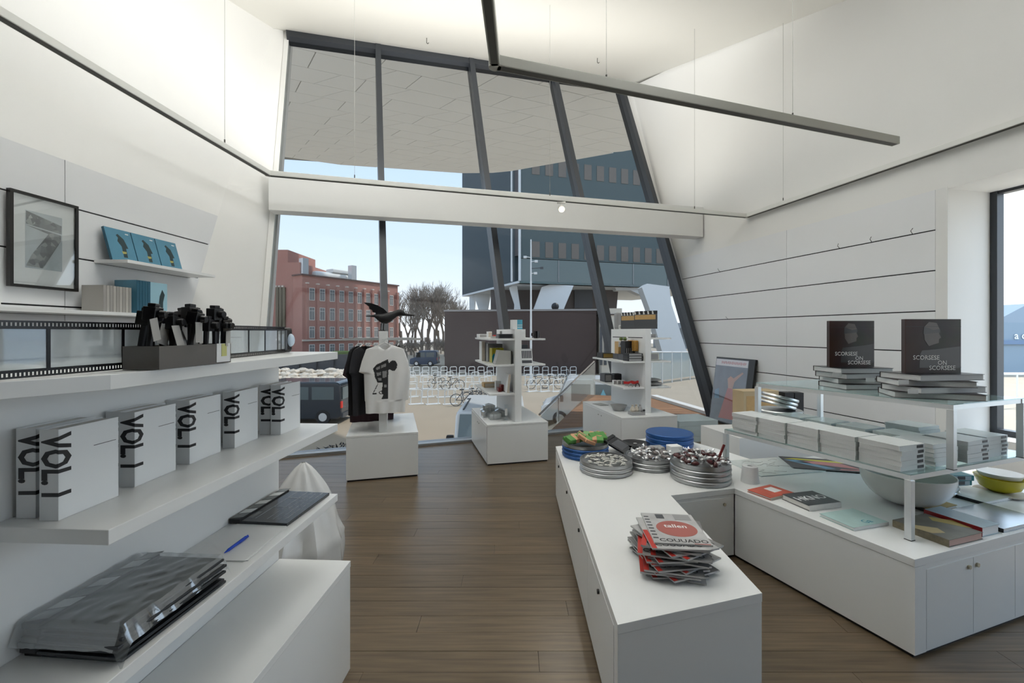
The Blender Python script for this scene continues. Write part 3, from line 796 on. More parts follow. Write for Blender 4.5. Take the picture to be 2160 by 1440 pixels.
# leaning blue books
BLUEB = mat('book_blue', (0.085, 0.25, 0.36), 0.35, noise=(0.25, 5)); BLUES = mat('book_blue_dark', (0.015, 0.10, 0.16), 0.4)
DK = mat('figure_dark', (0.02, 0.045, 0.05), 0.5); YEL = mat('figure_yellow', (0.40, 0.36, 0.10), 0.5)
for i in range(3):
    M = wallM(4.05 + i * 0.272, 2.2735, 0.13) @ RX(-16)
    t = thing('art_book', ['left', 'middle', 'right'][i] + ' blue book leaning on the left wall shelf', 'book', M, 'blue books leaning on wall shelf')
    w, h = 0.262, 0.325
    MB().box(0, w, 0, h, 0.022, 0.025).build('front_cover', BLUEB, t)
    MB().box(0, w, 0, h, 0, 0.003).build('back_cover', BLUES, t)
    MB().box(-0.002, 0.003, 0, h, 0.0005, 0.0245).build('spine', BLUES, t)
    MB().box(0.003, w - 0.004, 0.003, h - 0.003, 0.003, 0.022).build('pages', PAGES, t)
    mb = MB(); mb.prism([(0.10, 0.26), (0.12, 0.275), (0.17, 0.23), (0.195, 0.14), (0.17, 0.135), (0.165, 0.04), (0.125, 0.04), (0.13, 0.15), (0.10, 0.20), (0.115, 0.235)], 0.0251, 0.0257); mb.build('cover_figure', DK, t)
    mb = MB(); mb.prism([(0.118, 0.10), (0.165, 0.10), (0.16, 0.08), (0.125, 0.075)], 0.0258, 0.0263); mb.build('cover_detail', YEL, t)
    MB().box(0.20, 0.235, 0.285, 0.294, 0.0251, 0.0256).build('cover_title', PAPER, t)
# rows on the lower wall shelf
GB = mat('book_grey', (0.36, 0.345, 0.32), 0.5, noise=(0.1, 8)); GB2 = mat('book_grey_light', (0.45, 0.43, 0.40), 0.5)
def row_book(label, y, t_, w, h, m, ms, grp, z=1.782, off=0.08):
    M = wallM(y, z, off); t = thing('book', label, 'book', M, grp)
    MB().box(0, 0.003, 0, h, 0, w).build('front_cover', m, t); MB().box(t_ - 0.003, t_, 0, h, 0, w).build('back_cover', m, t)
    MB().box(0.0005, t_ - 0.0005, 0, h, w, w + 0.003).build('spine', ms, t); MB().box(0.003, t_ - 0.003, 0.003, h - 0.004, 0.004, w).build('pages', PAGES, t)
    return t
WORDS = ['first', 'second', 'third', 'fourth', 'fifth', 'sixth', 'seventh', 'eighth', 'ninth', 'tenth']
for i in range(9): row_book('%s grey book from left in row on lower wall shelf' % WORDS[i], 3.84 + i * 0.03, 0.027, 0.2, 0.235, GB if i % 2 else GB2, GB if i % 2 == 0 else GB2, 'grey books on lower wall shelf')
BLUEL = mat('book_blue_light', (0.33, 0.56, 0.66), 0.2)
for i in range(5): row_book('%s blue book from left in row on lower wall shelf' % WORDS[i], 4.14 + i * 0.03, 0.028, 0.22, 0.315, BLUEL if i == 4 else BLUEB, BLUES, 'blue books in row on lower wall shelf')
M = wallM(4.31, 1.782, 0.05); t = thing('art_book', 'pale glossy blue book facing out beside the blue row', 'book', M)
MB().box(0, 0.20, 0, 0.315, 0.225, 0.228).build('front_cover', BLUEL, t); MB().box(0, 0.20, 0, 0.315, 0.2, 0.203).build('back_cover', BLUES, t); MB().box(0, 0.003, 0, 0.315, 0.203, 0.225).build('spine', BLUES, t); MB().box(0.003, 0.197, 0.003, 0.312, 0.203, 0.225).build('pages', PAGES, t)
mb = MB(); mb.prism([(0.09, 0.02), (0.15, 0.02), (0.15, 0.12), (0.17, 0.2), (0.14, 0.25), (0.11, 0.18)], 0.2282, 0.2288); mb.build('cover_figure', DK, t)
M = wallM(2.98, 1.80, 0.12) @ RX(-8); t = MB().box(0, 0.25, 0, 0.26, 0, 0.002).build('notice_sheet', PAPER, None); t.matrix_world = M; tag(t, 'white notice sheet leaning on near wall at left edge', 'paper')
# ================================================================== ISLAND UNITS NEAR THE WINDOW
def mk_plinth(t, x0, x1, y0, y1, top=0.49, doors=True, lock=True):
    MB().box(x0 + 0.01, x1 - 0.01, y0 + 0.01, y1 - 0.01, 0, 0.02).build('kick', BLACK, t)
    MB().box(x0, x1, y0, y1, 0.018, top - 0.022).build('body', LAM, t, bevel=0.0015)
    MB().box(x0 - 0.001, x1 + 0.001, y0 - 0.001, y1 + 0.001, top - 0.020, top).build('top', LAM, t, bevel=0.0015)
    if doors:
        n_ = 2
        for i in range(n_):
            a = y0 + 0.02 + i * (y1 - y0 - 0.04) / n_; b = a + (y1 - y0 - 0.04) / n_ - 0.004
            dd = MB().box(x0 - 0.006, x0 - 0.001, a, b, 0.03, top - 0.026).build('door', LAM, t)
            if lock: MB().cyl((x0 - 0.012, b - 0.05 if i == 0 else a + 0.05, top - 0.09), (x0 - 0.005, b - 0.05 if i == 0 else a + 0.05, top - 0.09), 0.009, n=10).build('lock', GREY, dd)

# ---- T-shirt stand
MT = frame((-1.765, 4.60, 0), (0.964, 0.267))
ts = thing('t_shirt_stand', 'white plinth with upright post and arms for hanging T-shirts', 'display stand', MT)
mk_plinth(ts, 0, 0.75, 0, 1.18, doors=False)
MB().box(0.33, 0.42, 0.10, 1.0, 0.49, 1.61).build('post_panel', LAM, ts, bevel=0.002)
MB().box(-0.06, 0.33, 0.22, 0.27, 1.505, 1.53).build('arm', ALU, ts); MB().box(0.42, 0.80, 0.22, 0.27, 1.505, 1.53).build('arm', ALU, ts)
MB().box(0.02, 0.33, 0.75, 0.80, 1.505, 1.53).build('arm', ALU, ts); MB().box(0.42, 0.74, 0.75, 0.80, 1.505, 1.53).build('arm', ALU, ts)
MB().cyl((0.375, 0.0, 1.52), (0.375, 0.10, 1.52), 0.006, n=8).build('hook', ALU, ts)
SHW = mat('shirt_white', (0.80, 0.80, 0.79), 0.9); SHB = mat('shirt_black', (0.018, 0.018, 0.022), 0.9, noise=(0.3, 12)); SHP = mat('shirt_plum', (0.03, 0.012, 0.018), 0.9)
SHK = mat('shirt_print', (0.02, 0.02, 0.022), 0.7); SHG = mat('shirt_print_grey', (0.28, 0.28, 0.28), 0.7)
OUTL = [(727, 786, 816), (735, 762, 839), (760, 753, 848), (784, 747, 853), (788, 757, 852.5), (845, 759, 850.5), (847, 760, 843), (872, 761, 842)]
def shirt_lr(py):
    for i in range(len(OUTL) - 1):
        a, b = OUTL[i], OUTL[i + 1]
        if a[0] <= py <= b[0]:
            t = (py - a[0]) / (b[0] - a[0]); return a[1] + (b[1] - a[1]) * t, a[2] + (b[2] - a[2]) * t
    return OUTL[-1][1], OUTL[-1][2]
def inpoly(x, y, P):
    c = False
    for i in range(len(P)):
        a, b = P[i], P[i - 1]
        if (a[1] > y) != (b[1] > y) and x < (b[0] - a[0]) * (y - a[1]) / (b[1] - a[1]) + a[0]: c = not c
    return c
PRN = [[(776, 776), (783, 768), (806, 757), (808, 764), (807, 806), (785, 807), (780, 795)], [(795, 806), (807, 806), (807, 842), (793, 841), (797, 833), (793, 828), (795, 815)]]
PRG = [[(782, 775), (790, 771), (790, 777), (783, 780)], [(792, 770), (803, 765), (803, 772), (792, 776)], [(783, 785), (792, 784), (792, 791), (784, 792)], [(795, 783), (804, 781), (804, 795), (795, 797)], [(799, 811), (804, 811), (804, 817), (799, 817)], [(786, 797), (793, 797), (793, 803), (787, 803)]]
def printat(x, y):
    for P in PRG:
        if inpoly(x, y, P): return 2
    for P in PRN:
        if inpoly(x, y, P): return 1
    if (x - 817) ** 2 / 72 + (y - 771) ** 2 / 130 < 1: return 1
    if 804 < x < 814 and 765 < y < 779: return 1
    if (x - 793) ** 2 / 30 + (y - 828) ** 2 / 14 < 1 and (x - 793) ** 2 / 12 + (y - 828) ** 2 / 5 > 1: return 1
    if abs(y - (829 - (x - 776) * 2.0)) < 1.6 and 776 < x < 786: return 1
    if 775 < x < 783 and 828 < y < 831: return 1
    return 0
def shirt(label, M, mats, hi, prn=False, scale=0.0052, depth=0.045, grp=None, neck=True):
    t = thing('t_shirt', label, 't-shirt', M, grp)
    nx, nz = (90, 100) if hi else (22, 24)
    vs = []; fs = []; mi = []
    for side in (0, 1):
        for j in range(nz + 1):
            py = 727 + 145 * j / nz; l_, r_ = shirt_lr(py)
            for i in range(nx + 1):
                u = i / nx; px = l_ + (r_ - l_) * u; x = (px - 800) * scale; z = -(py - 727) * scale
                if neck and side == 0: z -= 0.045 * max(0, 1 - ((px - 800) / 13.0) ** 2) * max(0, 1 - j / nz * 5)
                s_ = max(0.0, 1 - (2 * u - 1) ** 2) ** 0.45
                v_ = j / nz
                fold = 0.010 * v_ * math.sin(u * 21 + 3 * v_) + 0.006 * math.sin(u * 9 + v_ * 7)
                y_ = (-1 if side == 0 else 1) * depth * s_ * (0.45 + 0.55 * v_) + fold
                vs.append((x, y_, z))
        b = side * (nx + 1) * (nz + 1)
        for j in range(nz):
            for i in range(nx):
                q = (b + j * (nx + 1) + i, b + (j + 1) * (nx + 1) + i, b + (j + 1) * (nx + 1) + i + 1, b + j * (nx + 1) + i + 1)
                fs.append(q if side == 0 else q[::-1])
                k_ = 0
                if prn and side == 0:
                    py = 727 + 145 * (j + .5) / nz; l_, r_ = shirt_lr(py); k_ = printat(l_ + (r_ - l_) * (i + .5) / nx, py)
                mi.append(k_)
    mb = MB(); mb.v = [Vector(v) for v in vs]; mb.f = [list(f) for f in fs]; mb.m = mi
    mb.build('body', mats, t, smooth=True)
    mb = MB(); mb.tube([(-0.17, 0, -0.055), (0, 0, 0.03), (0.17, 0, -0.055)], 0.006, 8); mb.tube([(0, 0, 0.03), (0, 0, 0.06), (0.015, 0, 0.075)], 0.003, 6); mb.build('hanger', mat('hanger_white', (0.8, 0.8, 0.8), 0.4), t)
    return t
shirt('white T-shirt printed with a black movie camera hanging at the front', MT @ T(0.395, 0.045, 1.455), [SHW, SHK, SHG], True, True, 0.0051)
shirt('front black T-shirt hanging sideways left of the white T-shirt', MT @ T(0.16, 0.25, 1.44) @ RZ(62), [SHB], False)
shirt('rear black T-shirt hanging sideways left of the white T-shirt', MT @ T(0.10, 0.30, 1.44) @ RZ(66), [SHB], False)
shirt('long plum T-shirt hanging behind the white T-shirt with only hem showing', MT @ T(0.22, 0.78, 1.42) @ RZ(8), [SHP], False, scale=0.0064)
shirt('plum T-shirt hanging behind right of the post', MT @ T(0.55, 0.78, 1.43) @ RZ(80), [SHP], False, scale=0.0056)

# ---- crow on the post
def loft(secs, n=14):
    mb = MB(); vs = []
    for k_, (p, ry, rz) in enumerate(secs):
        p = Vector(p)
        for i in range(n):
            a = 2 * math.pi * i / n; vs.append(p + Vector((0, ry * math.cos(a), rz * math.sin(a))))
    fs = [(j * n + i, (j + 1) * n + i, (j + 1) * n + (i + 1) % n, j * n + (i + 1) % n) for j in range(len(secs) - 1) for i in range(n)]
    fs += [tuple(range(n)), tuple(range((len(secs) - 1) * n, len(secs) * n))[::-1]]
    return mb.add(vs, fs)
FEA = mat('feather_black', (0.006, 0.006, 0.008), 0.55, noise=(0.4, 30), bump=0.3, bscale=60)
MC = MT @ T(0.375, 0.16, 1.612)
cw = thing('crow', 'black model crow with one wing raised standing on the T-shirt post', 'bird', MC)
q = 0.0054
def cp(px, py): return ((px - 803) * q, 0, (694 - py) * q)
def rr(px, py, ry, rz): return (cp(px, py), ry * q, rz * q)
body = loft([rr(769, 663.5, 3, 0.8), rr(778, 663, 5, 1.6), rr(786, 663, 5, 3), rr(792, 665, 7, 7), rr(800, 668, 9, 10), rr(809, 668, 10, 11.5), rr(818, 665, 9, 10.5), rr(826, 660, 7, 8), rr(832, 656.5, 6.5, 7), rr(839, 655.5, 6.5, 7), rr(845, 657.5, 5, 5.2), rr(848, 659.5, 2.4, 2.6), rr(856, 660.5, 1.9, 2.0), rr(866, 661.0, 1.2, 1.3)])
body.build('body', FEA, cw, smooth=True)
for s_ in (-1, 1):
    P = [(816, 668), (812, 655), (804, 647), (792, 640), (780, 636), (765, 634.5), (772, 640), (776, 643), (775, 646), (781, 650), (782, 654), (788, 655), (788, 659), (797, 660), (802, 666)]
    mb = MB(); mb.prism([((x - 803) * q, (694 - y_) * q) for x, y_ in P], -0.004, 0.004, 0, T(0, s_ * 0.035, 0) @ RX(90 + (10 if s_ > 0 else -14)) @ T(0, 0, 0))
    mb.build('wing', FEA, cw)
    mb = MB(); x0 = 799 + (5 if s_ > 0 else 0); mb.tube([((x0 - 803) * q, s_ * 0.02, (678 - 694) * -q), ((x0 - 804) * q, s_ * 0.02, 0.008), ((x0 - 800) * q, s_ * 0.02, 0.004)], 0.006, 6); mb.tube([((x0 - 804) * q, s_ * 0.02, 0.004), ((x0 - 809) * q, s_ * 0.02, 0.004)], 0.004, 5)
    mb.build('leg', FEA, cw)

# ---- gondola shelving
def gondola(label, M, w, d, pan, y0p, y1p, left, right, hpan):
    t = thing('gondola_shelf', label, 'shelving', M)
    mk_plinth(t, 0, w, 0, d)
    MB().box(pan - 0.042, pan + 0.042, y0p, y1p, 0.49, hpan).build('upright_panel', LAM, t, bevel=0.002)
    for z in left: MB().box(pan - 0.36, pan - 0.0425, y0p + 0.02, y1p, z - 0.022, z).build('shelf', LAM, t, bevel=0.001)
    for z in right: MB().box(pan + 0.0425, pan + 0.36, y0p + 0.02, y1p, z - 0.022, z).build('shelf', LAM, t, bevel=0.001)
    return t
MG1 = frame((-0.295, 5.17, 0), (0.9687, 0.248)); MG2 = frame((1.42, 5.59, 0), (0.978, 0.21))
g1 = gondola('white gondola with shelves on both sides, beside the T-shirt stand', MG1, 0.766, 1.18, 0.40, 0.06, 1.12, (1.52, 1.2, 0.845), (1.52, 1.2), 1.635)
g2 = gondola('white gondola with shelves near the leaning poster', MG2, 0.80, 1.36, 0.50, 0.22, 1.30, (1.2, 0.845), (1.52, 1.2, 0.845), 1.645)
mb = MB(); mb.box(0.457, 0.4585, 0.30, 0.72, 1.515, 1.527); mb.box(0.457, 0.4585, 0.78, 1.24, 1.515, 1.527); mb.build('panel_slot', BLACK, g2)

def blk(name, label, cat, M, dims, mats_, detail=None, grp=None, bevel=0.002):
    """boxed article: box with separate lid/face detail"""
    t = thing(name, label, cat, M, grp)
    w, d, h = dims
    MB().box(0, w, 0, d, 0, h).build('body', mats_[0], t, bevel=bevel)
    if len(mats_) > 1: MB().box(w * 0.08, w * 0.92, -0.0012, 0, h * 0.12, h * 0.88).build('front_label', mats_[1], t)
    if len(mats_) > 2: MB().box(-0.0012, 0, d * 0.1, d * 0.9, h * 0.12, h * 0.88).build('side_label', mats_[2], t)
    return t
def standing_book(label, M, th, w, h, mc, ms, grp=None, mpage=None):
    """x thickness, y depth, spine at -y"""
    t = thing('book', label, 'book', M, grp)
    a = MB(); a.box(0, 0.003, 0.002, w, 0, h); a.build('front_cover', mc, t)
    a = MB(); a.box(th - 0.003, th, 0.002, w, 0, h); a.build('back_cover', mc, t)
    MB().box(0, th, -0.001, 0.002, 0, h).build('spine', ms, t)
    MB().box(0.003, th - 0.003, 0.002, w - 0.004, 0.003, h - 0.003).build('pages', mpage or PAGES, t)
    return t
TEAL = mat('teal_print', (0.01, 0.25, 0.36), 0.4); YELL = mat('yellow_print', (0.50, 0.44, 0.02), 0.4); CYAN = mat('cyan_print', (0.10, 0.42, 0.58), 0.35)
RED = mat('red_print', (0.50, 0.02, 0.02), 0.4); DRED = mat('dark_red', (0.16, 0.012, 0.012), 0.4); BOXG = mat('box_grey', (0.40, 0.40, 0.37), 0.4); BEIGE = mat('beige_board', (0.55, 0.50, 0.42), 0.6)
OLIVE = mat('amber_pack', (0.45, 0.24, 0.05), 0.35, noise=(0.5, 60)); WOODB = mat('light_wood', (0.52, 0.33, 0.13), 0.5, noise=(0.15, 20)); BRASS = mat('brass_box', (0.22, 0.15, 0.04), 0.4, metal=0.2)
def on1(x, y_, z): return MG1 @ T(x, y_, z)
def on2(x, y_, z): return MG2 @ T(x, y_, z)
# gondola 1, mid left shelf
standing_book('tall cream book at far end of the middle shelf', on1(0.08, 0.80, 1.201), 0.045, 0.2, 0.27, PAPER, BEIGE)
standing_book('tall white book second from far end of the middle shelf', on1(0.14, 0.78, 1.201), 0.03, 0.2, 0.25, PAPER, PAPER)
for i in range(3):
    t = standing_book(['left', 'centre', 'right'][i] + ' book with yellow and teal spine on the middle shelf', on1(0.145 + i * 0.052, 0.42, 1.201), 0.05, 0.17, 0.19, YELL, YELL, 'yellow and teal books')
    mb = MB(); mb.prism([(0.002, 0.0), (0.048, 0.0), (0.048, 0.085), (0.025, 0.125), (0.002, 0.085)], -0.0016, -0.0011, 0, Matrix(((1, 0, 0, 0), (0, 0, 1, 0), (0, 1, 0, 0), (0, 0, 0, 1)))); mb.build('spine_print', TEAL, t)
t = thing('metal_case', 'slanted grey metallic box at near end of the middle shelf', 'box', on1(0.12, 0.11, 1.201)); mb = MB(); mb.prism([(0, 0), (0.20, 0), (0.20, 0.165), (0.045, 0.175)], 0, 0.16, 0, Matrix(((1, 0, 0, 0), (0, 0, -1, 0.16), (0, 1, 0, 0), (0, 0, 0, 1)))); mb.build('body', BOXG, t, bevel=0.003); MB().box(0.2005, 0.208, 0, 0.16, 0, 0.165).build('edge', BLACK, t)
blk('box', 'grey cardboard box at the back of the middle shelf', 'box', on1(0.13, 0.62, 1.201), (0.2, 0.13, 0.24), [GREY])
# gondola 1 top left shelf
blk('box', 'small white box with grey label at far end of the top shelf', 'box', on1(0.05, 0.86, 1.521), (0.16, 0.18, 0.05), [PAPER, GREY])
blk('box', 'upright white carton on the top shelf', 'box', on1(0.12, 0.55, 1.521), (0.05, 0.12, 0.085), [PAPER, BEIGE])
blk('box', 'small red package on the top shelf', 'box', on1(0.185, 0.5, 1.521), (0.06, 0.08, 0.04), [RED])
blk('box', 'grey flat carton in front of the red package', 'box', on1(0.13, 0.32, 1.521), (0.13, 0.12, 0.025), [BOXG])
blk('box', 'dark grey case at near end of the top shelf', 'box', on1(0.16, 0.10, 1.521), (0.18, 0.16, 0.055), [DGREY, BLACK])
standing_book('white slip case standing behind the dark grey case', on1(0.22, 0.30, 1.521), 0.03, 0.15, 0.09, PAPER, GREY)
t = blk('box', 'white and cyan box standing on top of the upright panel', 'box', on1(0.335, 0.10, 1.636), (0.13, 0.10, 0.115), [CYAN]); MB().box(-0.001, 0.062, -0.0015, 0.101, 0, 0.1155).build('white_side', PAPER, t); MB().box(0.066, 0.128, -0.0018, -0.0005, 0.045, 0.055).build('stripe', PAPER, t); MB().box(0.066, 0.128, -0.0018, -0.0005, 0.02, 0.03).build('stripe', PAPER, t)
# gondola 1 right side
t = thing('mug', 'black mug at right end of the top shelf', 'mug', on1(0.66, 0.14, 1.521)); MB().lathe([(0.036, 0), (0.04, 0.004), (0.041, 0.09), (0.038, 0.09), (0.036, 0.01), (0.001, 0.01)], 20).build('cup', BLACKG, t, smooth=True); mb = MB(); mb.tube([(-0.04, 0, 0.075), (-0.062, 0, 0.065), (-0.064, 0, 0.035), (-0.04, 0, 0.02)], 0.006, 6); mb.build('handle', BLACKG, t)
standing_book('black book on the right top shelf', on1(0.455, 0.2, 1.521), 0.022, 0.14, 0.075, BLACK, BLACK); standing_book('white book on the right top shelf', on1(0.48, 0.2, 1.521), 0.035, 0.14, 0.08, PAPER, PAPER); standing_book('tall white book on the right top shelf', on1(0.52, 0.26, 1.521), 0.03, 0.14, 0.115, PAPER, PAPER)
t = thing('framed_card', 'black and white easel card leaning on the right middle shelf', 'card', on1(0.45, 0.10, 1.203) @ RX(-12)); MB().box(0, 0.15, 0, 0.004, 0, 0.19).build('card', PAPER, t)
mb = MB()
for i in range(6): mb.box(0.012 + i * 0.022, 0.028 + i * 0.022, -0.0006, 0, 0.07, 0.165)
mb.build('stripe_print', DGREY, t, kind='stuff'); MB().box(0.01, 0.14, -0.0006, 0, 0.008, 0.045).build('base_print', DGREY, t)
blk('box', 'grey box behind the easel card on the right middle shelf', 'box', on1(0.45, 0.4, 1.201), (0.17, 0.1, 0.23), [DGREY])
# gondola 1 lower left shelf
blk('box', 'tan and brass box lying on the low shelf', 'box', on1(0.09, 0.70, 0.846), (0.19, 0.16, 0.06), [WOODB, BEIGE])
for i in range(3): blk('box', ['left', 'middle', 'right'][i] + ' dark red box on the low shelf', 'box', on1(0.19 + i * 0.045, 0.24 + 0.05 * i, 0.846), (0.042, 0.11, 0.05 + 0.03 * (i == 1)), [DRED], grp='dark red boxes')
standing_book('tan book leaning at the near end of the low shelf', on1(0.265, 0.10, 0.850) @ RY(6), 0.03, 0.2, 0.23, PAPER, BEIGE); blk('box', 'white carton among dark red boxes', 'box', on1(0.20, 0.45, 0.846), (0.07, 0.07, 0.11), [PAPER])
# gondola 1 plinth: wrapped sweets packs and an acrylic stand
PACK = mat('striped_pack', (0.30, 0.33, 0.33), 0.25, noise=(0.7, 45)); CLEAR = glassy('cellophane', (0.85, 0.88, 0.9), 0.25, rough=0.08, diffuse=0.35)
for i, (x, y_, z, rz) in enumerate(((0.03, 0.42, 0.491, 2), (0.19, 0.43, 0.491, -2), (0.05, 0.425, 0.57, 4), (0.09, 0.27, 0.491, 4), (0.19, 0.56, 0.491, 3), (0.03, 0.56, 0.491, -2))):
    t = thing('gift_pack', ['left lower', 'middle lower', 'upper', 'nearest', 'far right', 'farthest'][i] + ' striped gift pack in cellophane on the gondola plinth', 'gift pack', on1(x, y_, z) @ RZ(rz), 'cellophane gift packs')
    for k_ in range(3): MB().box(k_ * 0.045, k_ * 0.045 + 0.04, 0, 0.08, 0, 0.07).build('carton', PACK, t)
    mb = MB(); mb.add([(-0.004, -0.004, 0), (0.139, -0.004, 0), (0.139, 0.084, 0), (-0.004, 0.084, 0), (-0.006, -0.006, 0.074), (0.141, -0.006, 0.074), (0.141, 0.086, 0.074), (-0.006, 0.086, 0.074), (0.06, 0.04, 0.105)], [(0, 1, 5, 4), (1, 2, 6, 5), (2, 3, 7, 6), (3, 0, 4, 7), (4, 5, 8), (5, 6, 8), (6, 7, 8), (7, 4, 8)]); mb.build('cellophane', CLEAR, t)
t = thing('acrylic_stand', 'clear acrylic card stand on the gondola plinth', 'card stand', on1(0.26, 0.20, 0.491)); MB().box(0, 0.04, 0, 0.003, 0, 0.2).build('sheet', ACRYL, t); MB().box(0, 0.04, 0.003, 0.06, 0, 0.003).build('foot', ACRYL, t); MB().box(0.004, 0.036, -0.001, 0, 0.06, 0.15).build('card', PAPER, t)

# gondola 2 left shelves
for i in range(2):
    t = thing('clapper_pack', ['left', 'right'][i] + ' upright black clapperboard with tan label on gondola top', 'clapperboard', on2(0.455, 0.95 - 0.42 * i, 1.646) @ RZ(-62 + 4 * i))
    w, h = (0.26, 0.33)[0] + 0.08 * i, 0.25
    MB().box(0, w, 0, 0.03, 0, h - 0.05).build('slate', DGREY, t)
    st = MB().box(0, w, 0, 0.03, h - 0.048, h).build('stick', BLACK, t)
    for k_ in range(5): MB().prism([(w * k_ / 5 + 0.004, 0.002), (w * k_ / 5 + 0.03, 0.002), (w * k_ / 5 + 0.018, 0.046), (w * k_ / 5 - 0.004 + 0.004, 0.046)], 0, 0.001, 0, Matrix(((1, 0, 0, 0), (0, 0, -1, 0), (0, 1, 0, h - 0.048), (0, 0, 0, 1)))).build('stripe', STRW, st)
    MB().box(0.012, w - 0.012, -0.0015, 0, h - 0.12, h - 0.055).build('tan_label', WOODB, t)
blk('box', 'low white box with printed front on gondola top', 'box', on2(0.455, 1.02, 1.646) @ RZ(-65), (0.16, 0.08, 0.06), [PAPER, BOXG])
blk('box', 'grey rounded pouch behind the clapperboards', 'pouch', on2(0.47, 1.12, 1.646), (0.08, 0.12, 0.26), [GREY], bevel=0.03)
t = blk('box', 'long black and brass box at far end of shelf', 'box', on2(0.17, 0.98, 1.201), (0.18, 0.22, 0.075), [BLACK, BRASS])
t = blk('box', 'white and wooden lettered box on the shelf', 'box', on2(0.30, 0.72, 1.281), (0.13, 0.12, 0.18), [WOODB]); MB().box(0.002, 0.128, -0.002, 0, 0.10, 0.178).build('white_panel', PAPER, t); lettering('EO.JA', 0.038, T(0.065, -0.0025, 0.14) @ RX(90), INK, t, bold=0.03, xs=0.8)
blk('box', 'dark carton under the lettered box', 'box', on2(0.28, 0.70, 1.201), (0.16, 0.16, 0.079), [DGREY, GREY])
t = blk('box', 'black upright box with silver tubes on the shelf', 'box', on2(0.30, 0.50, 1.281), (0.15, 0.14, 0.19), [BLACK])
for i in range(5): MB().cyl((0.018 + i * 0.028, -0.004, 0.015), (0.018 + i * 0.028, -0.004, 0.09), 0.003, n=6).build('tube', ALU, t)
blk('box', 'dark grey carton under the black tube box', 'box', on2(0.26, 0.46, 1.201), (0.19, 0.19, 0.079), [DGREY])
for i in range(3): blk('box', ['lowest', 'middle', 'top'][i] + ' flat black tape box at near end of shelf', 'box', on2(0.22, 0.26, 1.201 + i * 0.036), (0.22, 0.15, 0.034), [BLACK, GREY], grp='flat black boxes')
t = thing('snack_bags', 'row of amber foil bags hanging from the panel slot', 'snack bags', on2(0.40, 0.40, 1.33))
for i in range(6): MB().box(0, 0.052, i * 0.04, i * 0.04 + 0.03, 0, 0.15).build('foil_bag', OLIVE, t, bevel=0.008)
MB().cyl((0.026, -0.01, 0.16), (0.056, 0.24, 0.165), 0.004, n=6).build('peg', ALU, t)
for i, y_ in enumerate((0.60, 0.72)):
    t = thing('potted_cactus', ['near', 'far'][i] + ' small green cactus on the boxes', 'plant', on2(0.34, y_, 1.472)); mb = MB(); mb.ball((0.02, 0.03, 0.025), 0.028, 10); mb.build('plant', mat('cactus_green', (0.13, 0.19, 0.05), 0.7, noise=(0.5, 40)), t, smooth=True); MB().cyl((0.02, 0.03, 0), (0.02, 0.03, 0.012), 0.02, n=10).build('pot', BEIGE, t)
# gondola 2 lower shelf
blk('box', 'black upright camera case on the low shelf', 'camera case', on2(0.24, 0.72, 0.846), (0.12, 0.12, 0.14), [BLACK], bevel=0.015)
blk('box', 'dark grey case at far end of the low shelf', 'camera case', on2(0.17, 0.90, 0.846), (0.14, 0.18, 0.12), [DGREY, GREY])
for i in range(3): blk('box', ['left', 'middle', 'right'][i] + ' white striped tin on the low shelf', 'tin', on2(0.17 + i * 0.055, 0.60 - 0.02 * i, 0.846), (0.05, 0.05, 0.06), [PAPER, GREY], grp='white tins on the low shelf')
t = thing('toy_car', 'red toy on the grey tray of the low shelf', 'toy', on2(0.24, 0.42, 0.873) @ RZ(-20)); mb = MB(); mb.prism([(0, 0), (0.2, 0), (0.2, 0.05), (0.16, 0.035), (0.11, 0.045), (0.06, 0.03), (0, 0.035)], 0, 0.06, 0, Matrix(((1, 0, 0, 0), (0, 0, -1, 0.06), (0, 1, 0, 0), (0, 0, 0, 1)))); mb.build('body', RED, t, bevel=0.006); MB().box(0.02, 0.18, 0.01, 0.05, -0.027, -0.001).build('tray', GREY, t)
t = thing('sunglasses', 'black framed glasses at near end of the low shelf', 'glasses', on2(0.36, 0.26, 0.847)); mb = MB(); mb.tube([(0.03 * math.cos(a / 8 * math.pi) , 0, 0.002 + 0.05 * math.sin(a / 8 * math.pi)) for a in range(9)], 0.006, 6); mb.build('frame', BLACK, t); mb = MB(); mb.tube([(-0.10 + 0.03 * math.cos(a / 8 * math.pi), 0, 0.002 + 0.05 * math.sin(a / 8 * math.pi)) for a in range(9)], 0.006, 6); mb.build('frame', GREY, t)
# gondola 2 plinth
t = thing('leaflet', 'grey leaflet lying at far end of the gondola plinth', 'leaflet', on2(0.10, 0.90, 0.4905) @ RZ(12)); MB().box(0, 0.15, 0, 0.21, 0, 0.004).build('sheet', GREY, t); MB().box(0.01, 0.14, 0.02, 0.19, 0.004, 0.0046).build('print', BOXG, t)
t = thing('bowl', 'dark round bowl on the gondola plinth', 'bowl', on2(0.20, 0.50, 0.491)); MB().lathe([(0.07, 0), (0.075, 0.003), (0.115, 0.075), (0.118, 0.078), (0.11, 0.075), (0.07, 0.012), (0.001, 0.01)], 28, mi=0).build('shell', GREY, t, smooth=True); MB().lathe([(0.001, 0.03), (0.085, 0.03)], 28, cap=False).build('lining', BLACK, t)
t = thing('gift_basket', 'low cardboard tray with beige wrapped gifts on the gondola plinth', 'gift tray', on2(0.20, 0.10, 0.491)); MB().box(0, 0.19, 0, 0.13, 0, 0.045).build('tray', GREY, t, bevel=0.004)
for i, (x, y_, m_) in enumerate(((0.03, 0.05, BEIGE), (0.09, 0.06, BEIGE), (0.14, 0.05, GREY))): mb = MB(); mb.lathe([(0.03, 0), (0.036, 0.02), (0.02, 0.06), (0.012, 0.075), (0.018, 0.09)], 10, (x, y_, 0.045)); mb.build('wrapped_gift', m_, t)
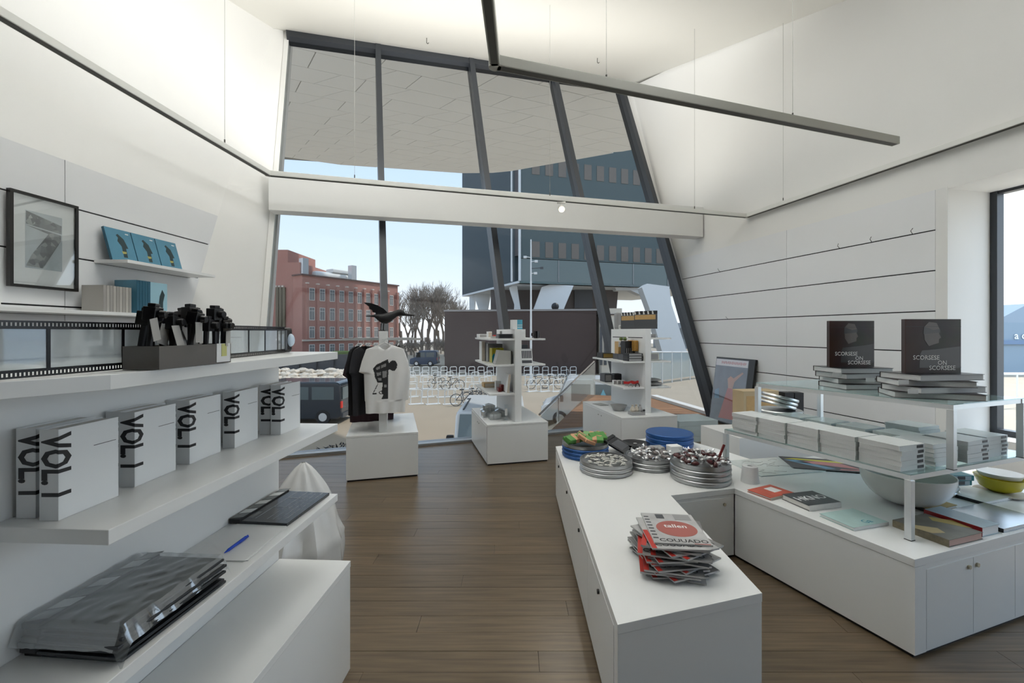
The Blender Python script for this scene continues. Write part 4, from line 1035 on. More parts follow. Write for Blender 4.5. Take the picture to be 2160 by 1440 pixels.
MB().ball((0.17, 0.0, 0.065), 0.016, 10).build('black_ball', BLACK, t, smooth=True)
# gondola 2 right shelves
blk('box', 'grey flat box on the top right shelf by the poster', 'box', on2(0.56, 0.40, 1.521), (0.16, 0.2, 0.05), [GREY])
blk('box', 'clear wrapped box on the middle right shelf by the poster', 'box', on2(0.56, 0.38, 1.201), (0.2, 0.22, 0.1), [mat('pale_wrap', (0.55, 0.55, 0.47), 0.2, noise=(0.4, 30)), GREY])
for i in range(2): t = thing('cushion', ['lower', 'upper'][i] + ' grey cushion on the low right shelf by the poster', 'cushion', on2(0.70, 0.45, 0.846 + i * 0.05)); MB().ball((0, 0, 0.026), 0.13 - 0.02 * i, 16, sc=(1, 1.2, 0.2)).build('cover', GREY, t, smooth=True); MB().box(-0.02, 0.02, -0.002, 0.002, 0.02, 0.028).build('seam_tag', PAPER, t)
# pale boards on the floor by the second gondola
for i in range(4):
    t = MB().box(0, 0.62, 0, 0.5, 0, 0.075).build('pale_board', mat('pale_blue_board', (0.56, 0.66, 0.68), 0.25), None, bevel=0.002); M = T(2.42, 6.25, i * 0.077) @ RZ(10); t.matrix_world = M
    tag(t, ['lowest', 'second from floor', 'third from floor', 'topmost'][i] + ' pale blue board stacked on floor by the poster', 'board', 'pale blue boards')
# ================================================================== TABLES ON THE RIGHT
A_, B_, C_, D_, E_ = (0.424, 4.20), (0.400, 1.64), (1.065, 1.84), (1.08, 2.94), (1.58, 3.07)
J_, K_ = (1.99, 4.02), (1.72, 4.62)
F_, G_ = (1.966, 2.11), (3.766, 2.72)
I_, H__ = (2.12, 3.68), (4.05, 4.32)
def table(label, poly):
    cx_ = sum(p[0] for p in poly) / len(poly); cy_ = sum(p[1] for p in poly) / len(poly)
    t = thing('display_table', label, 'display table', (cx_, cy_, 0))
    def sh(p, k_): d = Vector((cx_ - p[0], cy_ - p[1])).normalized(); return (p[0] + d.x * k_, p[1] + d.y * k_)
    MB().prism([sh(p, 0.02) for p in poly], 0, 0.02).build('kick', BLACK, t, world=True)
    MB().prism([sh(p, 0.004) for p in poly], 0.018, 0.450).build('body', LAM, t, world=True, bevel=0.001)
    MB().prism(poly, 0.452, 0.49).build('top', LAM, t, world=True, bevel=0.0015)
    return t
tc_ = table('low white display table carrying film tins and magazines', [A_, B_, C_, D_, E_, J_, K_])
tr_ = table('low white display table carrying the glass shelves at right', [E_, F_, G_, H__, I_, J_])
def face_panel(t, a, b, u0, u1, z0, z1, lock=None, name='door', lm=None):
    a = Vector((a[0], a[1], 0)); b = Vector((b[0], b[1], 0)); x = (b - a).normalized(); nrm = Vector((x.y, -x.x, 0))
    M = Matrix(((x.x, nrm.x, 0, a.x), (x.y, nrm.y, 0, a.y), (0, 0, 1, 0), (0, 0, 0, 1)))
    d = MB().box(u0, u1, -0.0039, 0.0005, z0, z1, 0, M).build(name, LAM, t, world=True)
    if lock: MB().cyl(M @ Vector((lock[0], 0, lock[1])), M @ Vector((lock[0], 0.010, lock[1])), 0.011, n=12).build('lock', lm or BRASSK, d, world=True)
BRASSK = mat('lock_brass', (0.55, 0.50, 0.38), 0.25, metal=0.9)
L1 = (Vector(F_) - Vector(G_)).length
face_panel(tr_, F_, G_, 0.09, 0.470, 0.03, 0.425, (0.43, 0.38)); face_panel(tr_, F_, G_, 0.474, 0.85, 0.03, 0.425, (0.50, 0.38)); face_panel(tr_, F_, G_, 0.854, 1.25, 0.03, 0.425)
face_panel(tr_, F_, G_, 0.0, 0.086, 0.02, 0.449, None, 'end_stile')
face_panel(tc_, D_, E_, 0.03, 0.49, 0.03, 0.43, (0.43, 0.385))
LB = mat('lock_black', (0.02, 0.02, 0.02), 0.4)
LL = 2.56
for i in range(4):
    a, b = 0.02 + i * 0.62, 0.02 + (i + 1) * 0.62 - 0.004
    face_panel(tc_, A_, B_, a, min(b, LL - 0.03), 0.03, 0.444, (a + 0.32, 0.40), 'door', LB)
# white plinth behind, against the wall
t = thing('wall_plinth', 'low white plinth against the right wall behind the glass shelves', 'plinth', (2.9, 5.0, 0)); MB().prism([(2.38, 4.52), (3.9, 4.75), (3.8, 5.35), (2.25, 5.15)], 0.0, 0.47).build('body', LAM, t, world=True); MB().prism([(2.38, 4.52), (3.9, 4.75), (3.8, 5.35), (2.25, 5.15)], 0.471, 0.49).build('top', LAM, t, world=True)

# ---- glass shelves
N2, L2 = Vector((2.12, 2.30, 0)), Vector((1.66, 3.38, 0)); dw = Vector((0.944, 0.330, 0))
N1, L1_ = Vector((2.42, 2.37, 0)), Vector((1.92, 3.40, 0))
def glass_table(label, n_, l_, w, zb, zt):
    t = thing('glass_shelf', label, 'glass shelf', (n_.x, n_.y, zb))
    r_, f_ = n_ + dw * w, l_ + dw * w
    c = [n_, r_, f_, l_]
    ctr = sum(c, Vector()) / 4
    for p in c:
        q_ = p + (ctr - p).normalized() * 0.012
        x = (r_ - n_).normalized(); M = Matrix(((x.x, -x.y, 0, q_.x), (x.y, x.x, 0, q_.y), (0, 0, 1, 0), (0, 0, 0, 1)))
        MB().box(-0.016, 0.016, -0.016, 0.016, zb + 0.004, zt - 0.032, 0, M).build('leg', ALU, t, world=True, bevel=0.001)
        MB().box(-0.017, 0.017, -0.017, 0.017, zb + 0.0005, zb + 0.004, 0, M).build('foot', BLACK, t, world=True)
    for a, b in ((n_, r_), (r_, f_), (f_, l_), (l_, n_)):
        M = axes((a.x, a.y, zt - 0.032), b - a, (0, 0, 1)); MB().box(0, (b - a).length, 0, 0.026, -0.028 if True else 0, 0.0, 0, M).build('rail', ALU, t, world=True)
    MB().prism([(p.x, p.y) for p in c], zt - 0.0055, zt).build('glass_top', SHELFGLASS, t, world=True)
    return t
glass_table('lower and wider clear glass shelf on aluminium legs', N2, L2, 1.2, 0.49, 0.842)
glass_table('upper and smaller clear glass shelf on aluminium legs', N1, L1_, 0.70, 0.843, 1.205)

# ---- books lying flat
_BK = {}
def flat_book(label, M, w, d, th, mc, ms=None, mp=None, grp=None, name='book', soft=False):
    """spine along -y edge (x is width), lying flat"""
    ms = ms or mc; mp = mp or PAGES
    key = (round(w, 3), round(d, 3), round(th, 4), mc.name, ms.name, mp.name)
    if key not in _BK:
        c_ = 0.0025 if not soft else 0.0012
        a = MB(); a.box(-w / 2, w / 2, -d / 2, d / 2, th - c_, th); a.box(-w / 2, w / 2, -d / 2, d / 2, 0, c_)
        s_ = MB(); s_.box(-w / 2, w / 2, -d / 2 - 0.001, -d / 2 + 0.002, 0, th)
        p_ = MB(); k_ = 0.004 if not soft else 0.0005; p_.box(-w / 2 + k_, w / 2 - k_, -d / 2 + 0.002, d / 2 - k_, c_, th - c_)
        _BK[key] = (a.mesh('cover', mc), s_.mesh('spine', ms), p_.mesh('pages', mp))
    t = thing(name, label, 'book' if name != 'magazine' else 'magazine', M, grp)
    for nme, me in zip(('cover', 'spine', 'pages'), _BK[key]): part(nme, me, t)
    return t
CWH = mat('cover_white', (0.74, 0.77, 0.77), 0.22, noise=(0.05, 9)); CGR = mat('cover_grey_gloss', (0.50, 0.56, 0.56), 0.2, noise=(0.25, 7)); PG2 = mat('pages_grey', (0.62, 0.63, 0.63), 0.7, noise=(0.06, 80))
CBK = mat('cover_black', (0.02, 0.02, 0.022), 0.3); CBR = mat('cover_brown', (0.055, 0.035, 0.032), 0.3, noise=(0.2, 6))
SPB = mat('spine_white_black', (0.70, 0.74, 0.74), 0.4)
def stack(where, p, ang, n_, w, d, th, mc, ms, z, grp, label_mat=None, lab='book'):
    random.seed(int(p[0] * 1000 + p[1] * 77))
    for i in range(n_):
        M = T(p[0] + random.uniform(-.004, .004), p[1] + random.uniform(-.004, .004), z + 0.0006 + i * (th + 0.0006)) @ RZ(ang + random.uniform(-1.5, 1.5))
        t = flat_book('%s, %s of the %s stack on lower glass shelf' % (ms[1], ordinal(n_ - 1 - i), where), M, w, d, th, mc, ms[0], PG2, grp, soft=True)
        if label_mat: MB().box(w * 0.18, w * 0.44, -d / 2 - 0.0018, -d / 2 - 0.001, th * 0.2, th * 0.8).build('spine_label', label_mat, t)
ZL = 0.842
ang0 = math.degrees(math.atan2(dw.y, dw.x))
edge = (L2 - N2)
# front row along the left edge of the lower shelf, spines to the near side
rows = [(0.862, 'farthest left-edge', INK), (0.68, 'second farthest left-edge', INK), (0.498, 'middle left-edge', INK), (0.316, 'second nearest left-edge', None), (0.13, 'near corner', INK)]
for k_, wh, lm in rows:
    c = N2 + edge * k_ + dw * 0.115
    stack(wh, (c.x, c.y), ang0 if True else 0, 5, 0.205, 0.21, 0.027, CWH, (SPB, 'white paperback'), ZL, 'white paperbacks on the lower glass shelf', lm)
back = [(0.86, 0.56, 'rear far'), (0.68, 0.57, 'rear second-far'), (0.50, 0.58, 'rear middle'), (0.31, 0.59, 'rear near')]
for k_, o_, wh in back:
    c = N2 + edge * k_ + dw * o_
    stack(wh, (c.x, c.y), ang0, 5, 0.20, 0.19, 0.020, CGR, (SPB, 'grey covered paperback'), ZL, 'grey paperbacks on the lower glass shelf')
for k_, o_, wh, lm in ((0.12, 0.40, 'front centre', None), (0.10, 0.66, 'near-post', INK), (0.12, 0.92, 'right end', INK), (0.38, 0.88, 'right rear', None)):
    c = N2 + edge * k_ + dw * o_
    stack(wh, (c.x, c.y), ang0, 5, 0.215, 0.20, 0.024, CGR if o_ < .5 else CWH, (SPB, 'pale glossy paperback'), ZL, 'pale glossy paperbacks on the lower glass shelf', lm)

# upper shelf piles and standing covers
ZU = 1.205
def pile(where, pts, cov, n_lab):
    n_ = len(pts)
    for i, (x, y_, a, w, d, th) in enumerate(pts):
        z = ZU + 0.0006 + sum(q_[5] + 0.0006 for q_ in pts[:i])
        M = T(x, y_, z) @ RZ(a)
        flat_book('dark hardback, %s of the pile %s' % (ordinal(n_ - 1 - i), where), M, w, d, th, CBK if i % 2 else CBR, CBR if i % 2 == 0 else CBK, PG2, n_lab)
    return ZU + sum(q_[5] + 0.0006 for q_ in pts)
c1 = pz(1800, 822, ZU); c1 = Vector((c1.x, 3.02 + 0.06, ZU)); c1.x = (1800 - CX) / F * 3.08
z1 = pile('on the upper glass shelf, left', [(c1.x + 0.00, c1.y, 183, 0.32, 0.25, 0.036), (c1.x + 0.02, c1.y, 170, 0.36, 0.25, 0.036), (c1.x - 0.02, c1.y, 189, 0.33, 0.25, 0.037), (c1.x - 0.01, c1.y, 184, 0.38, 0.25, 0.036)], 'dark', 'hardbacks in the left pile on the upper glass shelf')
c2 = Vector(((1966 - CX) / F * 2.62, 2.64, ZU))
z2 = pile('on the upper glass shelf, right', [(c2.x + 0.0, c2.y, 158, 0.42, 0.24, 0.036), (c2.x + 0.02, c2.y, 187, 0.44, 0.24, 0.036), (c2.x - 0.03, c2.y, 165, 0.38, 0.24, 0.036), (c2.x + 0.01, c2.y, 188, 0.44, 0.24, 0.036)], 'dark', 'hardbacks in the right pile on the upper glass shelf')
def cover_mat():
    m = bpy.data.materials.new('portrait_cover'); m.use_nodes = True; n = m.node_tree.nodes; l = m.node_tree.links; b = n['Principled BSDF']
    tcn = n.new('ShaderNodeTexCoord'); sx = n.new('ShaderNodeSeparateXYZ'); l.new(tcn.outputs['Object'], sx.inputs[0])
    def rng(o, a, b_, c, d):
        r = n.new('ShaderNodeMapRange'); r.inputs[1].default_value = a; r.inputs[2].default_value = b_; r.inputs[3].default_value = c; r.inputs[4].default_value = d; l.new(o, r.inputs[0]); return r.outputs[0]
    cr_ = n.new('ShaderNodeValToRGB'); ee = cr_.color_ramp.elements
    ee[0].color = (0.085, 0.035, 0.025, 1); ee[1].color = (0.12, 0.115, 0.11, 1); k_ = ee.new(0.45); k_.color = (0.065, 0.05, 0.045, 1)
    l.new(rng(sx.outputs['X'], 0, 0.3, 0, 1), cr_.inputs[0])
    nz = n.new('ShaderNodeTexNoise'); nz.inputs['Scale'].default_value = 7; l.new(tcn.outputs['Object'], nz.inputs['Vector'])
    mx = n.new('ShaderNodeMix'); mx.data_type = 'RGBA'; mx.blend_type = 'MULTIPLY'; mx.inputs['Factor'].default_value = 0.6; l.new(cr_.outputs[0], mx.inputs['A']); l.new(nz.outputs['Color'], mx.inputs['B'])
    l.new(mx.outputs['Result'], b.inputs['Base Color']); b.inputs['Roughness'].default_value = 0.3; b.inputs['Specular IOR Level'].default_value = 0.2
    return m
PCOV = cover_mat(); SKIN = mat('cover_portrait', (0.095, 0.075, 0.06), 0.3, noise=(0.3, 14)); SHADE = mat('cover_portrait_dark', (0.035, 0.032, 0.031), 0.3)
def portrait_book(label, px0, px1, Y, z, h, rz=0):
    x0, x1 = (px0 - CX) / F * Y, (px1 - CX) / F * Y; w = x1 - x0
    M = T(x0, Y, z + 0.001) @ RZ(rz)
    t = thing('portrait_book', label, 'book', M)
    MB().box(0, w, 0, 0.003, 0, h).build('front_cover', PCOV, t); MB().box(0, w, 0.025, 0.028, 0, h).build('back_cover', CBK, t); MB().box(0, 0.003, 0.003, 0.025, 0, h).build('spine', CBR, t); MB().box(0.003, w - 0.003, 0.003, 0.025, 0.003, h - 0.003).build('pages', PG2, t)
    XZ = Matrix(((1, 0, 0, 0), (0, 0, -1, 0), (0, 1, 0, 0), (0, 0, 0, 1)))
    def s_(P): return [(x * w, y_ * h) for x, y_ in P]
    MB().prism(s_([(0.30, 0.42), (0.62, 0.45), (0.98, 0.50), (1.0, 0.10), (0.25, 0.10), (0.26, 0.35)]), 0.0002, 0.0006, 0, XZ).build('portrait_coat', SHADE, t)
    MB().prism(s_([(0.34, 0.62), (0.33, 0.85), (0.42, 0.95), (0.56, 0.93), (0.62, 0.80), (0.60, 0.74), (0.64, 0.66), (0.60, 0.63), (0.60, 0.56), (0.50, 0.53), (0.42, 0.50)]), 0.0007, 0.0010, 0, XZ).build('portrait_face', SKIN, t)
    MB().prism(s_([(0.32, 0.72), (0.62, 0.75), (0.62, 0.82), (0.50, 0.80), (0.40, 0.84), (0.33, 0.86)]), 0.0011, 0.0013, 0, XZ).build('portrait_shadow', SHADE, t)
    MB().box(0, w, 0, 0.0006, h * 0.86, h * 0.865, 0, T(0, -0.0012, 0)).build('cover_line', CBK, t)
    W_ = mat('cover_letters', (0.88, 0.88, 0.86), 0.5)
    for s__, cx_, cz, sz in (('SCORSESE', 0.37, 0.285, 0.115), ('ON', 0.66, 0.19, 0.115), ('SCORSESE', 0.66, 0.095, 0.115)):
        lettering(s__, sz * h, Matrix.Translation((cx_ * w, -0.0016, cz * h)) @ XZ, W_, t, bold=0.012, xs=0.95)
    return t
portrait_book('dark portrait book standing on the left pile of the upper glass shelf', 1750, 1844, 3.04, z1, 0.325)
portrait_book('larger dark portrait book standing on the right pile of the upper glass shelf', 1910, 2027, 2.60, z2, 0.325)
# paper bands on the piles
for (p, zz, lab) in ((pd(1765, 782, 2.94), ZU + 0.105, 'small white price ticket at the left pile'), (pd(1835, 797, 2.94), ZU + 0.07, 'small white price ticket at right end of the left pile'), (pd(1905, 786, 2.50), ZU + 0.105, 'small clear price ticket on the right pile'), (pd(1925, 822, 2.50), ZU + 0.05, 'lower clear price ticket on the right pile')):
    o = MB().box(p.x - 0.03, p.x + 0.03, p.y - 0.004, p.y - 0.002, zz - 0.012, zz + 0.014).build('price_ticket', PAPER, None, loc=(p.x, p.y, zz)); tag(o, lab, 'price ticket', 'price tickets')

# ---- things behind and under the glass shelves
def tins(label, p, r, n_, th, m, z=0.49, grp=None, lid=True, rim=True):
    out = []
    for i in range(n_):
        zz = z + 0.0005 + i * (th + 0.001)
        t = thing('film_tin', label % ordinal(n_ - 1 - i), 'film tin', (p[0], p[1], zz), grp)
        mm = m[i % len(m)] if isinstance(m, list) else m
        top = (i == n_ - 1)
        if top and not lid:
            MB().lathe([(r - 0.006, 0), (r, 0.004), (r, th), (r - 0.004, th), (r - 0.006, 0.006), (0.001, 0.006)], 40).build('tray', mm, t, smooth=True)
        else:
            MB().lathe([(r - 0.006, 0), (r, 0.004), (r, th * 0.45), (r + 0.003, th * 0.5), (r + 0.003, th - 0.006), (r - 0.003, th), (0.001, th)], 40).build('can', mm, t, smooth=True)
            MB().lathe([(r + 0.0035, th * 0.55), (r + 0.0042, th * 0.60), (r + 0.0042, th * 0.66), (r + 0.0035, th * 0.70)], 40, cap=False).build('lid_rim', mm, t, smooth=True)
        out.append(t)
    return z + 0.0005 + n_ * (th + 0.001)
zt_ = tins('silver film tin, %s of the stack with striped sweets', pz(1278, 992, 0.49).xy + Vector((0, 0.0)), 0.205, 3, 0.03, TIN, lid=False, grp='tins under the striped sweets')
za_ = tins('film tin, %s of the blue stack with green parcels', (0.66, 3.90), 0.205, 4, 0.03, [TINB, TINB, TINB, TIN], lid=False, grp='tins under the green parcels')
zc_ = tins('silver film tin, %s of the stack with wrapped sweets', (1.14, 3.585), 0.19, 3, 0.03, TIN, lid=False, grp='tins under the wrapped sweets')
zd_ = tins('silver film tin, %s of the large stack with dark red sweets', (1.425, 3.275), 0.212, 4, 0.036, TIN, lid=False, grp='tins under the dark red sweets')
tins('blue film tin, %s of the stack at the back of the table', (1.55, 4.26), 0.22, 3, 0.042, TINB, lid=True, grp='blue tins at the back')
p1 = pz(1278, 992, 0.49)
# contents
LIQ = mat('liquorice_stripe', (0.74, 0.73, 0.69), 0.45); LIQB = mat('liquorice_black', (0.02, 0.02, 0.02), 0.4)
random.seed(3)
def rnd_disc(r): 
    a = random.uniform(0, 2 * math.pi); q_ = r * math.sqrt(random.random()); return q_ * math.cos(a), q_ * math.sin(a)
for i in range(90):
    x, y_ = rnd_disc(0.165); hh = 0.018 * (1 - (x * x + y_ * y_) / 0.03)
    M = T(p1.x + x, p1.y + y_, 0.558 + 0.012 + hh + 0.002 * (i % 5)) @ RZ(random.uniform(-50, 50)) @ RY(random.uniform(-20, 20))
    t = thing('sweet', 'small black and white striped sweet heaped in the nearest left tin', 'sweet', M, 'striped sweets')
    if 'sw' not in _BK:
        a = MB(); a.ball((0, 0, 0), 0.011, 8, sc=(2.2, 0.8, 0.55)); b = MB(); b.ball((0, 0.007, 0.0015), 0.011, 8, sc=(2.0, 0.35, 0.5)); _BK['sw'] = (a.mesh('candy', LIQ, smooth=True), b.mesh('stripe', LIQB, smooth=True))
    part('candy', _BK['sw'][0], t); part('stripe', _BK['sw'][1], t)
GRN = mat('parcel_green', (0.09, 0.30, 0.06), 0.4, noise=(0.15, 20)); ORG = mat('parcel_peach', (0.62, 0.34, 0.19), 0.5)
for i, (x, y_, a, tl, m1, m2) in enumerate(((-0.12, -0.02, 35, 25, GRN, GRN), (-0.10, -0.05, 30, 15, GRN, ORG), (-0.03, -0.03, 80, 35, ORG, GRN), (0.02, -0.06, 95, 20, ORG, ORG), (0.07, -0.07, -8, 12, GRN, ORG), (0.11, -0.02, 20, 28, GRN, GRN), (-0.04, 0.06, 10, 20, ORG, GRN), (0.06, 0.07, -30, 20, GRN, ORG), (0.13, 0.03, 60, 10, ORG, BEIGE))):
    M = T(0.66 + x, 3.90 + y_, za_ + 0.022 + 0.014 * (i % 3)) @ RZ(a) @ RX(tl)
    t = thing('parcel', ['green parcel at far left', 'green and peach parcel at left', 'upright peach parcel at centre', 'peach parcel beside the big green one', 'big green parcel at front right', 'green parcel at right', 'peach parcel at rear left', 'green parcel at rear right', 'beige parcel at far right'][i] + ' of the blue tin stack', 'parcel', M, 'green and peach parcels')
    MB().box(-0.078, 0.078, -0.046, 0.046, -0.016, 0.016).build('wrapper', m1, t, bevel=0.008); MB().box(-0.02, 0.02, -0.048, 0.048, -0.0178, 0.0178).build('band', m2, t, bevel=0.004)
CEL = glassy('sweet_wrap', (0.85, 0.86, 0.87), 0.3, rough=0.1, diffuse=0.4, dcol=(0.75, 0.75, 0.76)); WSW = mat('wrapped_grey', (0.24, 0.21, 0.21), 0.35, noise=(0.4, 30)); RSW = mat('wrapped_red', (0.075, 0.012, 0.014), 0.3, noise=(0.4, 30))
def sweets(cx_, cy_, z, rmax, n_, m, label, grp, big=1.0):
    key = ('ws', m.name, big)
    if key not in _BK:
        a = MB(); a.ball((0, 0, 0), 0.02 * big, 8, sc=(1.5, 0.9, 0.8))
        bs = [MB(), MB()]
        for s_ in (-1, 1): bs[(s_ + 1) // 2].add([(s_ * 0.026 * big, 0, 0), (s_ * 0.052 * big, -0.016 * big, 0.006 * big), (s_ * 0.05 * big, 0, -0.006 * big), (s_ * 0.052 * big, 0.016 * big, 0.008 * big)], [(0, 1, 2), (0, 2, 3)])
        c = MB(); c.ball((0, 0, 0), 0.0215 * big, 8, sc=(1.5, 0.92, 0.84)); c.add([], [])
        _BK[key] = (a.mesh('candy', m, smooth=True), bs[0].mesh('twist', CEL), c.mesh('wrapper', CEL, smooth=True), bs[1].mesh('twist', CEL))
    for i in range(n_):
        x, y_ = rnd_disc(rmax); hh = 0.05 * (1 - (x * x + y_ * y_) / (rmax * rmax)) * random.random()
        M = T(cx_ + x, cy_ + y_, z + 0.006 + hh) @ RZ(random.uniform(0, 360)) @ RY(random.uniform(-40, 40))
        t = thing('wrapped_sweet', label, 'sweet', M, grp)
        part('candy', _BK[key][0], t); part('twist', _BK[key][1], t); part('twist', _BK[key][3], t)
        if i % 2 == 0: part('wrapper', _BK[key][2], t)
sweets(1.14, 3.585, zc_, 0.15, 40, WSW, 'cellophane wrapped grey sweet in the middle tin', 'grey wrapped sweets')
sweets(1.425, 3.275, zd_, 0.175, 60, RSW, 'cellophane wrapped dark red sweet in the largest tin stack', 'dark red wrapped sweets')
t = thing('sweet_scoop', 'dark red sweet tongs standing up in the largest tin stack', 'tongs', (1.53, 3.22, zd_)); mb = MB(); mb.tube([(0, 0, 0), (0.025, 0, 0.06), (0.055, 0.01, 0.12)], 0.010, 8); mb.build('handle', DRED, t); mb = MB(); mb.tube([(0.06, 0, 0.0), (0.065, 0.0, 0.09)], 0.007, 8); mb.build('clear_tube', ACRYL, t)
# black clapper case and black reel between the tins
t = thing('black_case', 'black clapperboard shaped case leaning between the tins', 'case', Matrix.Translation((0.99, 3.98, 0.545)) @ RZ(58) @ RX(24)); MB().box(-0.12, 0.14, -0.08, 0.10, 0, 0.016).build('board', BLACKG, t, bevel=0.003); MB().box(-0.12, 0.14, 0.102, 0.135, 0, 0.022).build('stick', BLACK, t, bevel=0.003); MB().box(-0.09, 0.10, -0.05, 0.06, 0.016, 0.0175).build('face', DGREY, t)
t = thing('film_reel', 'black film reel lying behind the tins', 'film reel', (1.18, 4.14, 0.491)); MB().lathe([(0.13, 0), (0.13, 0.006), (0.03, 0.006), (0.03, 0.03), (0.13, 0.03), (0.135, 0.05), (0.128, 0.05), (0.02, 0.036)], 32).build('reel', BLACKG, t, smooth=True); MB().lathe([(0.012, 0), (0.018, 0.045)], 16).build('hub', GREY, t)
for i, (x, y_, m_) in enumerate(((1.40, 3.80, PAPER), (1.26, 3.84, GREY), (1.54, 3.78, DGREY))):
    blk('box', ['white small box in front of the blue tins', 'grey small box in front of the blue tins', 'dark small box in front of the blue tins'][i], 'box', T(x, y_, 0.491) @ RZ(10), (0.11, 0.09, 0.10 - 0.02 * i), [m_], bevel=0.004)
# till roll
p = pz(1572, 1016, 0.49); t = thing('paper_roll', 'white till roll standing beside the largest tin stack', 'paper roll', (p.x + 0.035, p.y, 0.491)); MB().lathe([(0.062, 0), (0.058, 0.04), (0.052, 0.118), (0.018, 0.118), (0.017, 0.09), (0.001, 0.09)], 28).build('roll', PAPER, t, smooth=True); MB().lathe([(0.016, 0.0895), (0.001, 0.0905)], 16).build('core', DGREY, t)

# ---- magazine stack
MGC = mat('magazine_cover', (0.50, 0.50, 0.50), 0.3, noise=(0.35, 14)); MGD = mat('magazine_grey', (0.20, 0.20, 0.20), 0.35, noise=(0.5, 25)); MGR = mat('magazine_red', (0.55, 0.035, 0.025), 0.4); SAL = mat('salmon_print', (0.42, 0.12, 0.10), 0.35)
random.seed(21)
mc_ = Vector((0.77, 2.08)); n_mag = 20
for i in range(n_mag):
    a = random.uniform(-28, 32) if i < n_mag - 1 else -6
    x, y_ = (random.uniform(-.03, .03), random.uniform(-.02, .02)) if i < n_mag - 1 else (0.02, 0.03)
    M = T(mc_.x + x, mc_.y + y_, 0.4908 + i * 0.0078) @ RZ(a)
    lab = 'magazine with salmon oval on top of the fanned stack' if i == n_mag - 1 else 'grey and red magazine, %s of the fanned stack' % ordinal(n_mag - 1 - i)
    t = flat_book(lab, M, 0.255, 0.325, 0.0068, MGC if i > n_mag - 3 or i % 3 == 0 else MGD, MGC, PG2, 'magazines in the fanned stack', name='magazine', soft=True)
    zt2 = 0.0070
    mb = MB(); mb.box(-0.127, -0.105, -0.16, 0.02, zt2 - 0.0002, zt2 + 0.0002); 
    if i < n_mag - 1:
        mb.build('red_strip', MGR, t); MB().box(-0.1, 0.0, -0.1632, -0.1625, 0.0005, 0.0062).build('spine_print', MGR if i % 3 == 0 else INK, t)
        lettering('COUUADO', 0.045, T(0, -0.125, zt2 + 0.0003), INK, t, bold=0.02, xs=0.9); lettering('COUUADO', 0.04, T(0.10, 0, zt2 + 0.0003) @ RZ(90), INK, t, bold=0.02, xs=0.9)
    else:
        mb = MB(); mb.lathe([(1, 0), (1, 0.0004)], 40, M=Matrix(((0.095, 0, 0, 0.01), (0, 0.085, 0, -0.01), (0, 0, 1, zt2), (0, 0, 0, 1)))); mb.build('oval', SAL, t)
        lettering('tallen', 0.05, T(0.01, 0.015, zt2 + 0.0006), PAPER, t, bold=0.015)
        lettering('COUUADO', 0.042, T(0.01, -0.135, zt2 + 0.0003), INK, t, bold=0.02)
        for k_ in range(8): MB().box(-0.122, -0.098, -0.12 + k_ * 0.033, -0.108 + k_ * 0.033, zt2, zt2 + 0.0003).build('print_bar', DGREY, t)
        MB().box(-0.06, -0.02, 0.10, 0.15, zt2, zt2 + 0.0003).build('print_block', DGREY, t); MB().box(0.03, 0.11, 0.09, 0.155, zt2, zt2 + 0.0003).build('print_block', GREY, t); MB().box(0.05, 0.12, -0.162, -0.155, zt2, zt2 + 0.0003).build('red_strip', SAL, t)

# ---- books on the right table
ORB = mat('cover_orange', (0.55, 0.10, 0.06), 0.4, noise=(0.5, 9)); TEC = mat('cover_pale_teal', (0.42, 0.58, 0.56), 0.35, noise=(0.25, 8)); GYB = mat('cover_charcoal', (0.05, 0.055, 0.06), 0.35)
angL = math.degrees(math.atan2(F_[1] - E_[1], F_[0] - E_[0]))
def at(px, py, z=0.49): return pz(px, py, z)
p = at(1645, 1045); t = flat_book('orange and cream book at the left edge of right table', T(p.x - 0.04, p.y + 0.04, 0.491) @ RZ(25), 0.24, 0.17, 0.016, ORB, BEIGE, PAGES, None); MB().box(0.0, 0.08, -0.03, 0.05, 0.016, 0.0164).build('cover_panel', PAPER, t)
p = at(1715, 1064); t = flat_book('charcoal book with white brush lettering on right table', T(p.x, p.y + 0.02, 0.491) @ RZ(14), 0.25, 0.20, 0.035, GYB, PAGES, PAGES); lettering('HKNO', 0.085, T(0.0, 0.0, 0.0356), PAPER, t, bold=0.02, xs=0.9)
p = at(1800, 1098); t = flat_book('pale teal book at the edge of right table', T(p.x, p.y, 0.491) @ RZ(16), 0.27, 0.20, 0.018, TEC, CWH, PAPER); lettering('Ga', 0.055, T(0.02, -0.06, 0.0185), TEAL, t, bold=0.01)
p = at(1980, 1128); YB = mat('cover_yellow_grey', (0.16, 0.15, 0.13), 0.35, noise=(0.6, 9)); t = flat_book('thick grey and yellow paperback with pink page edges near the shelf leg', T(2.347, 2.391, 0.491) @ RZ(-72), 0.254, 0.285, 0.038, YB, mat('spine_olive', (0.20, 0.17, 0.11), 0.4, noise=(0.5, 60)), mat('pages_pink', (0.62, 0.42, 0.36), 0.7))
mb = MB(); mb.prism([(-0.09, 0.10), (-0.02, 0.17), (0.08, 0.15), (0.05, 0.12), (-0.05, 0.06)], 0.0382, 0.0386); mb.build('cover_art', mat('cover_mustard', (0.48, 0.36, 0.10), 0.4), t); mb = MB(); mb.prism([(-0.06, -0.12), (0.02, -0.03), (0.07, -0.06), (0.05, -0.13), (-0.02, -0.15)], 0.0382, 0.0386); mb.build('cover_art', mat('cover_sand', (0.50, 0.40, 0.22), 0.4), t)
SKY = mat('cover_sky', (0.36, 0.46, 0.52), 0.3, noise=(0.35, 7)); SIL = mat('cover_silver', (0.52, 0.56, 0.60), 0.15, metal=0.5, noise=(0.3, 4))
q0 = Vector((F_[0], F_[1], 0)); gx = Vector((0.947, 0.321, 0)); gy = Vector((-0.321, 0.947, 0))
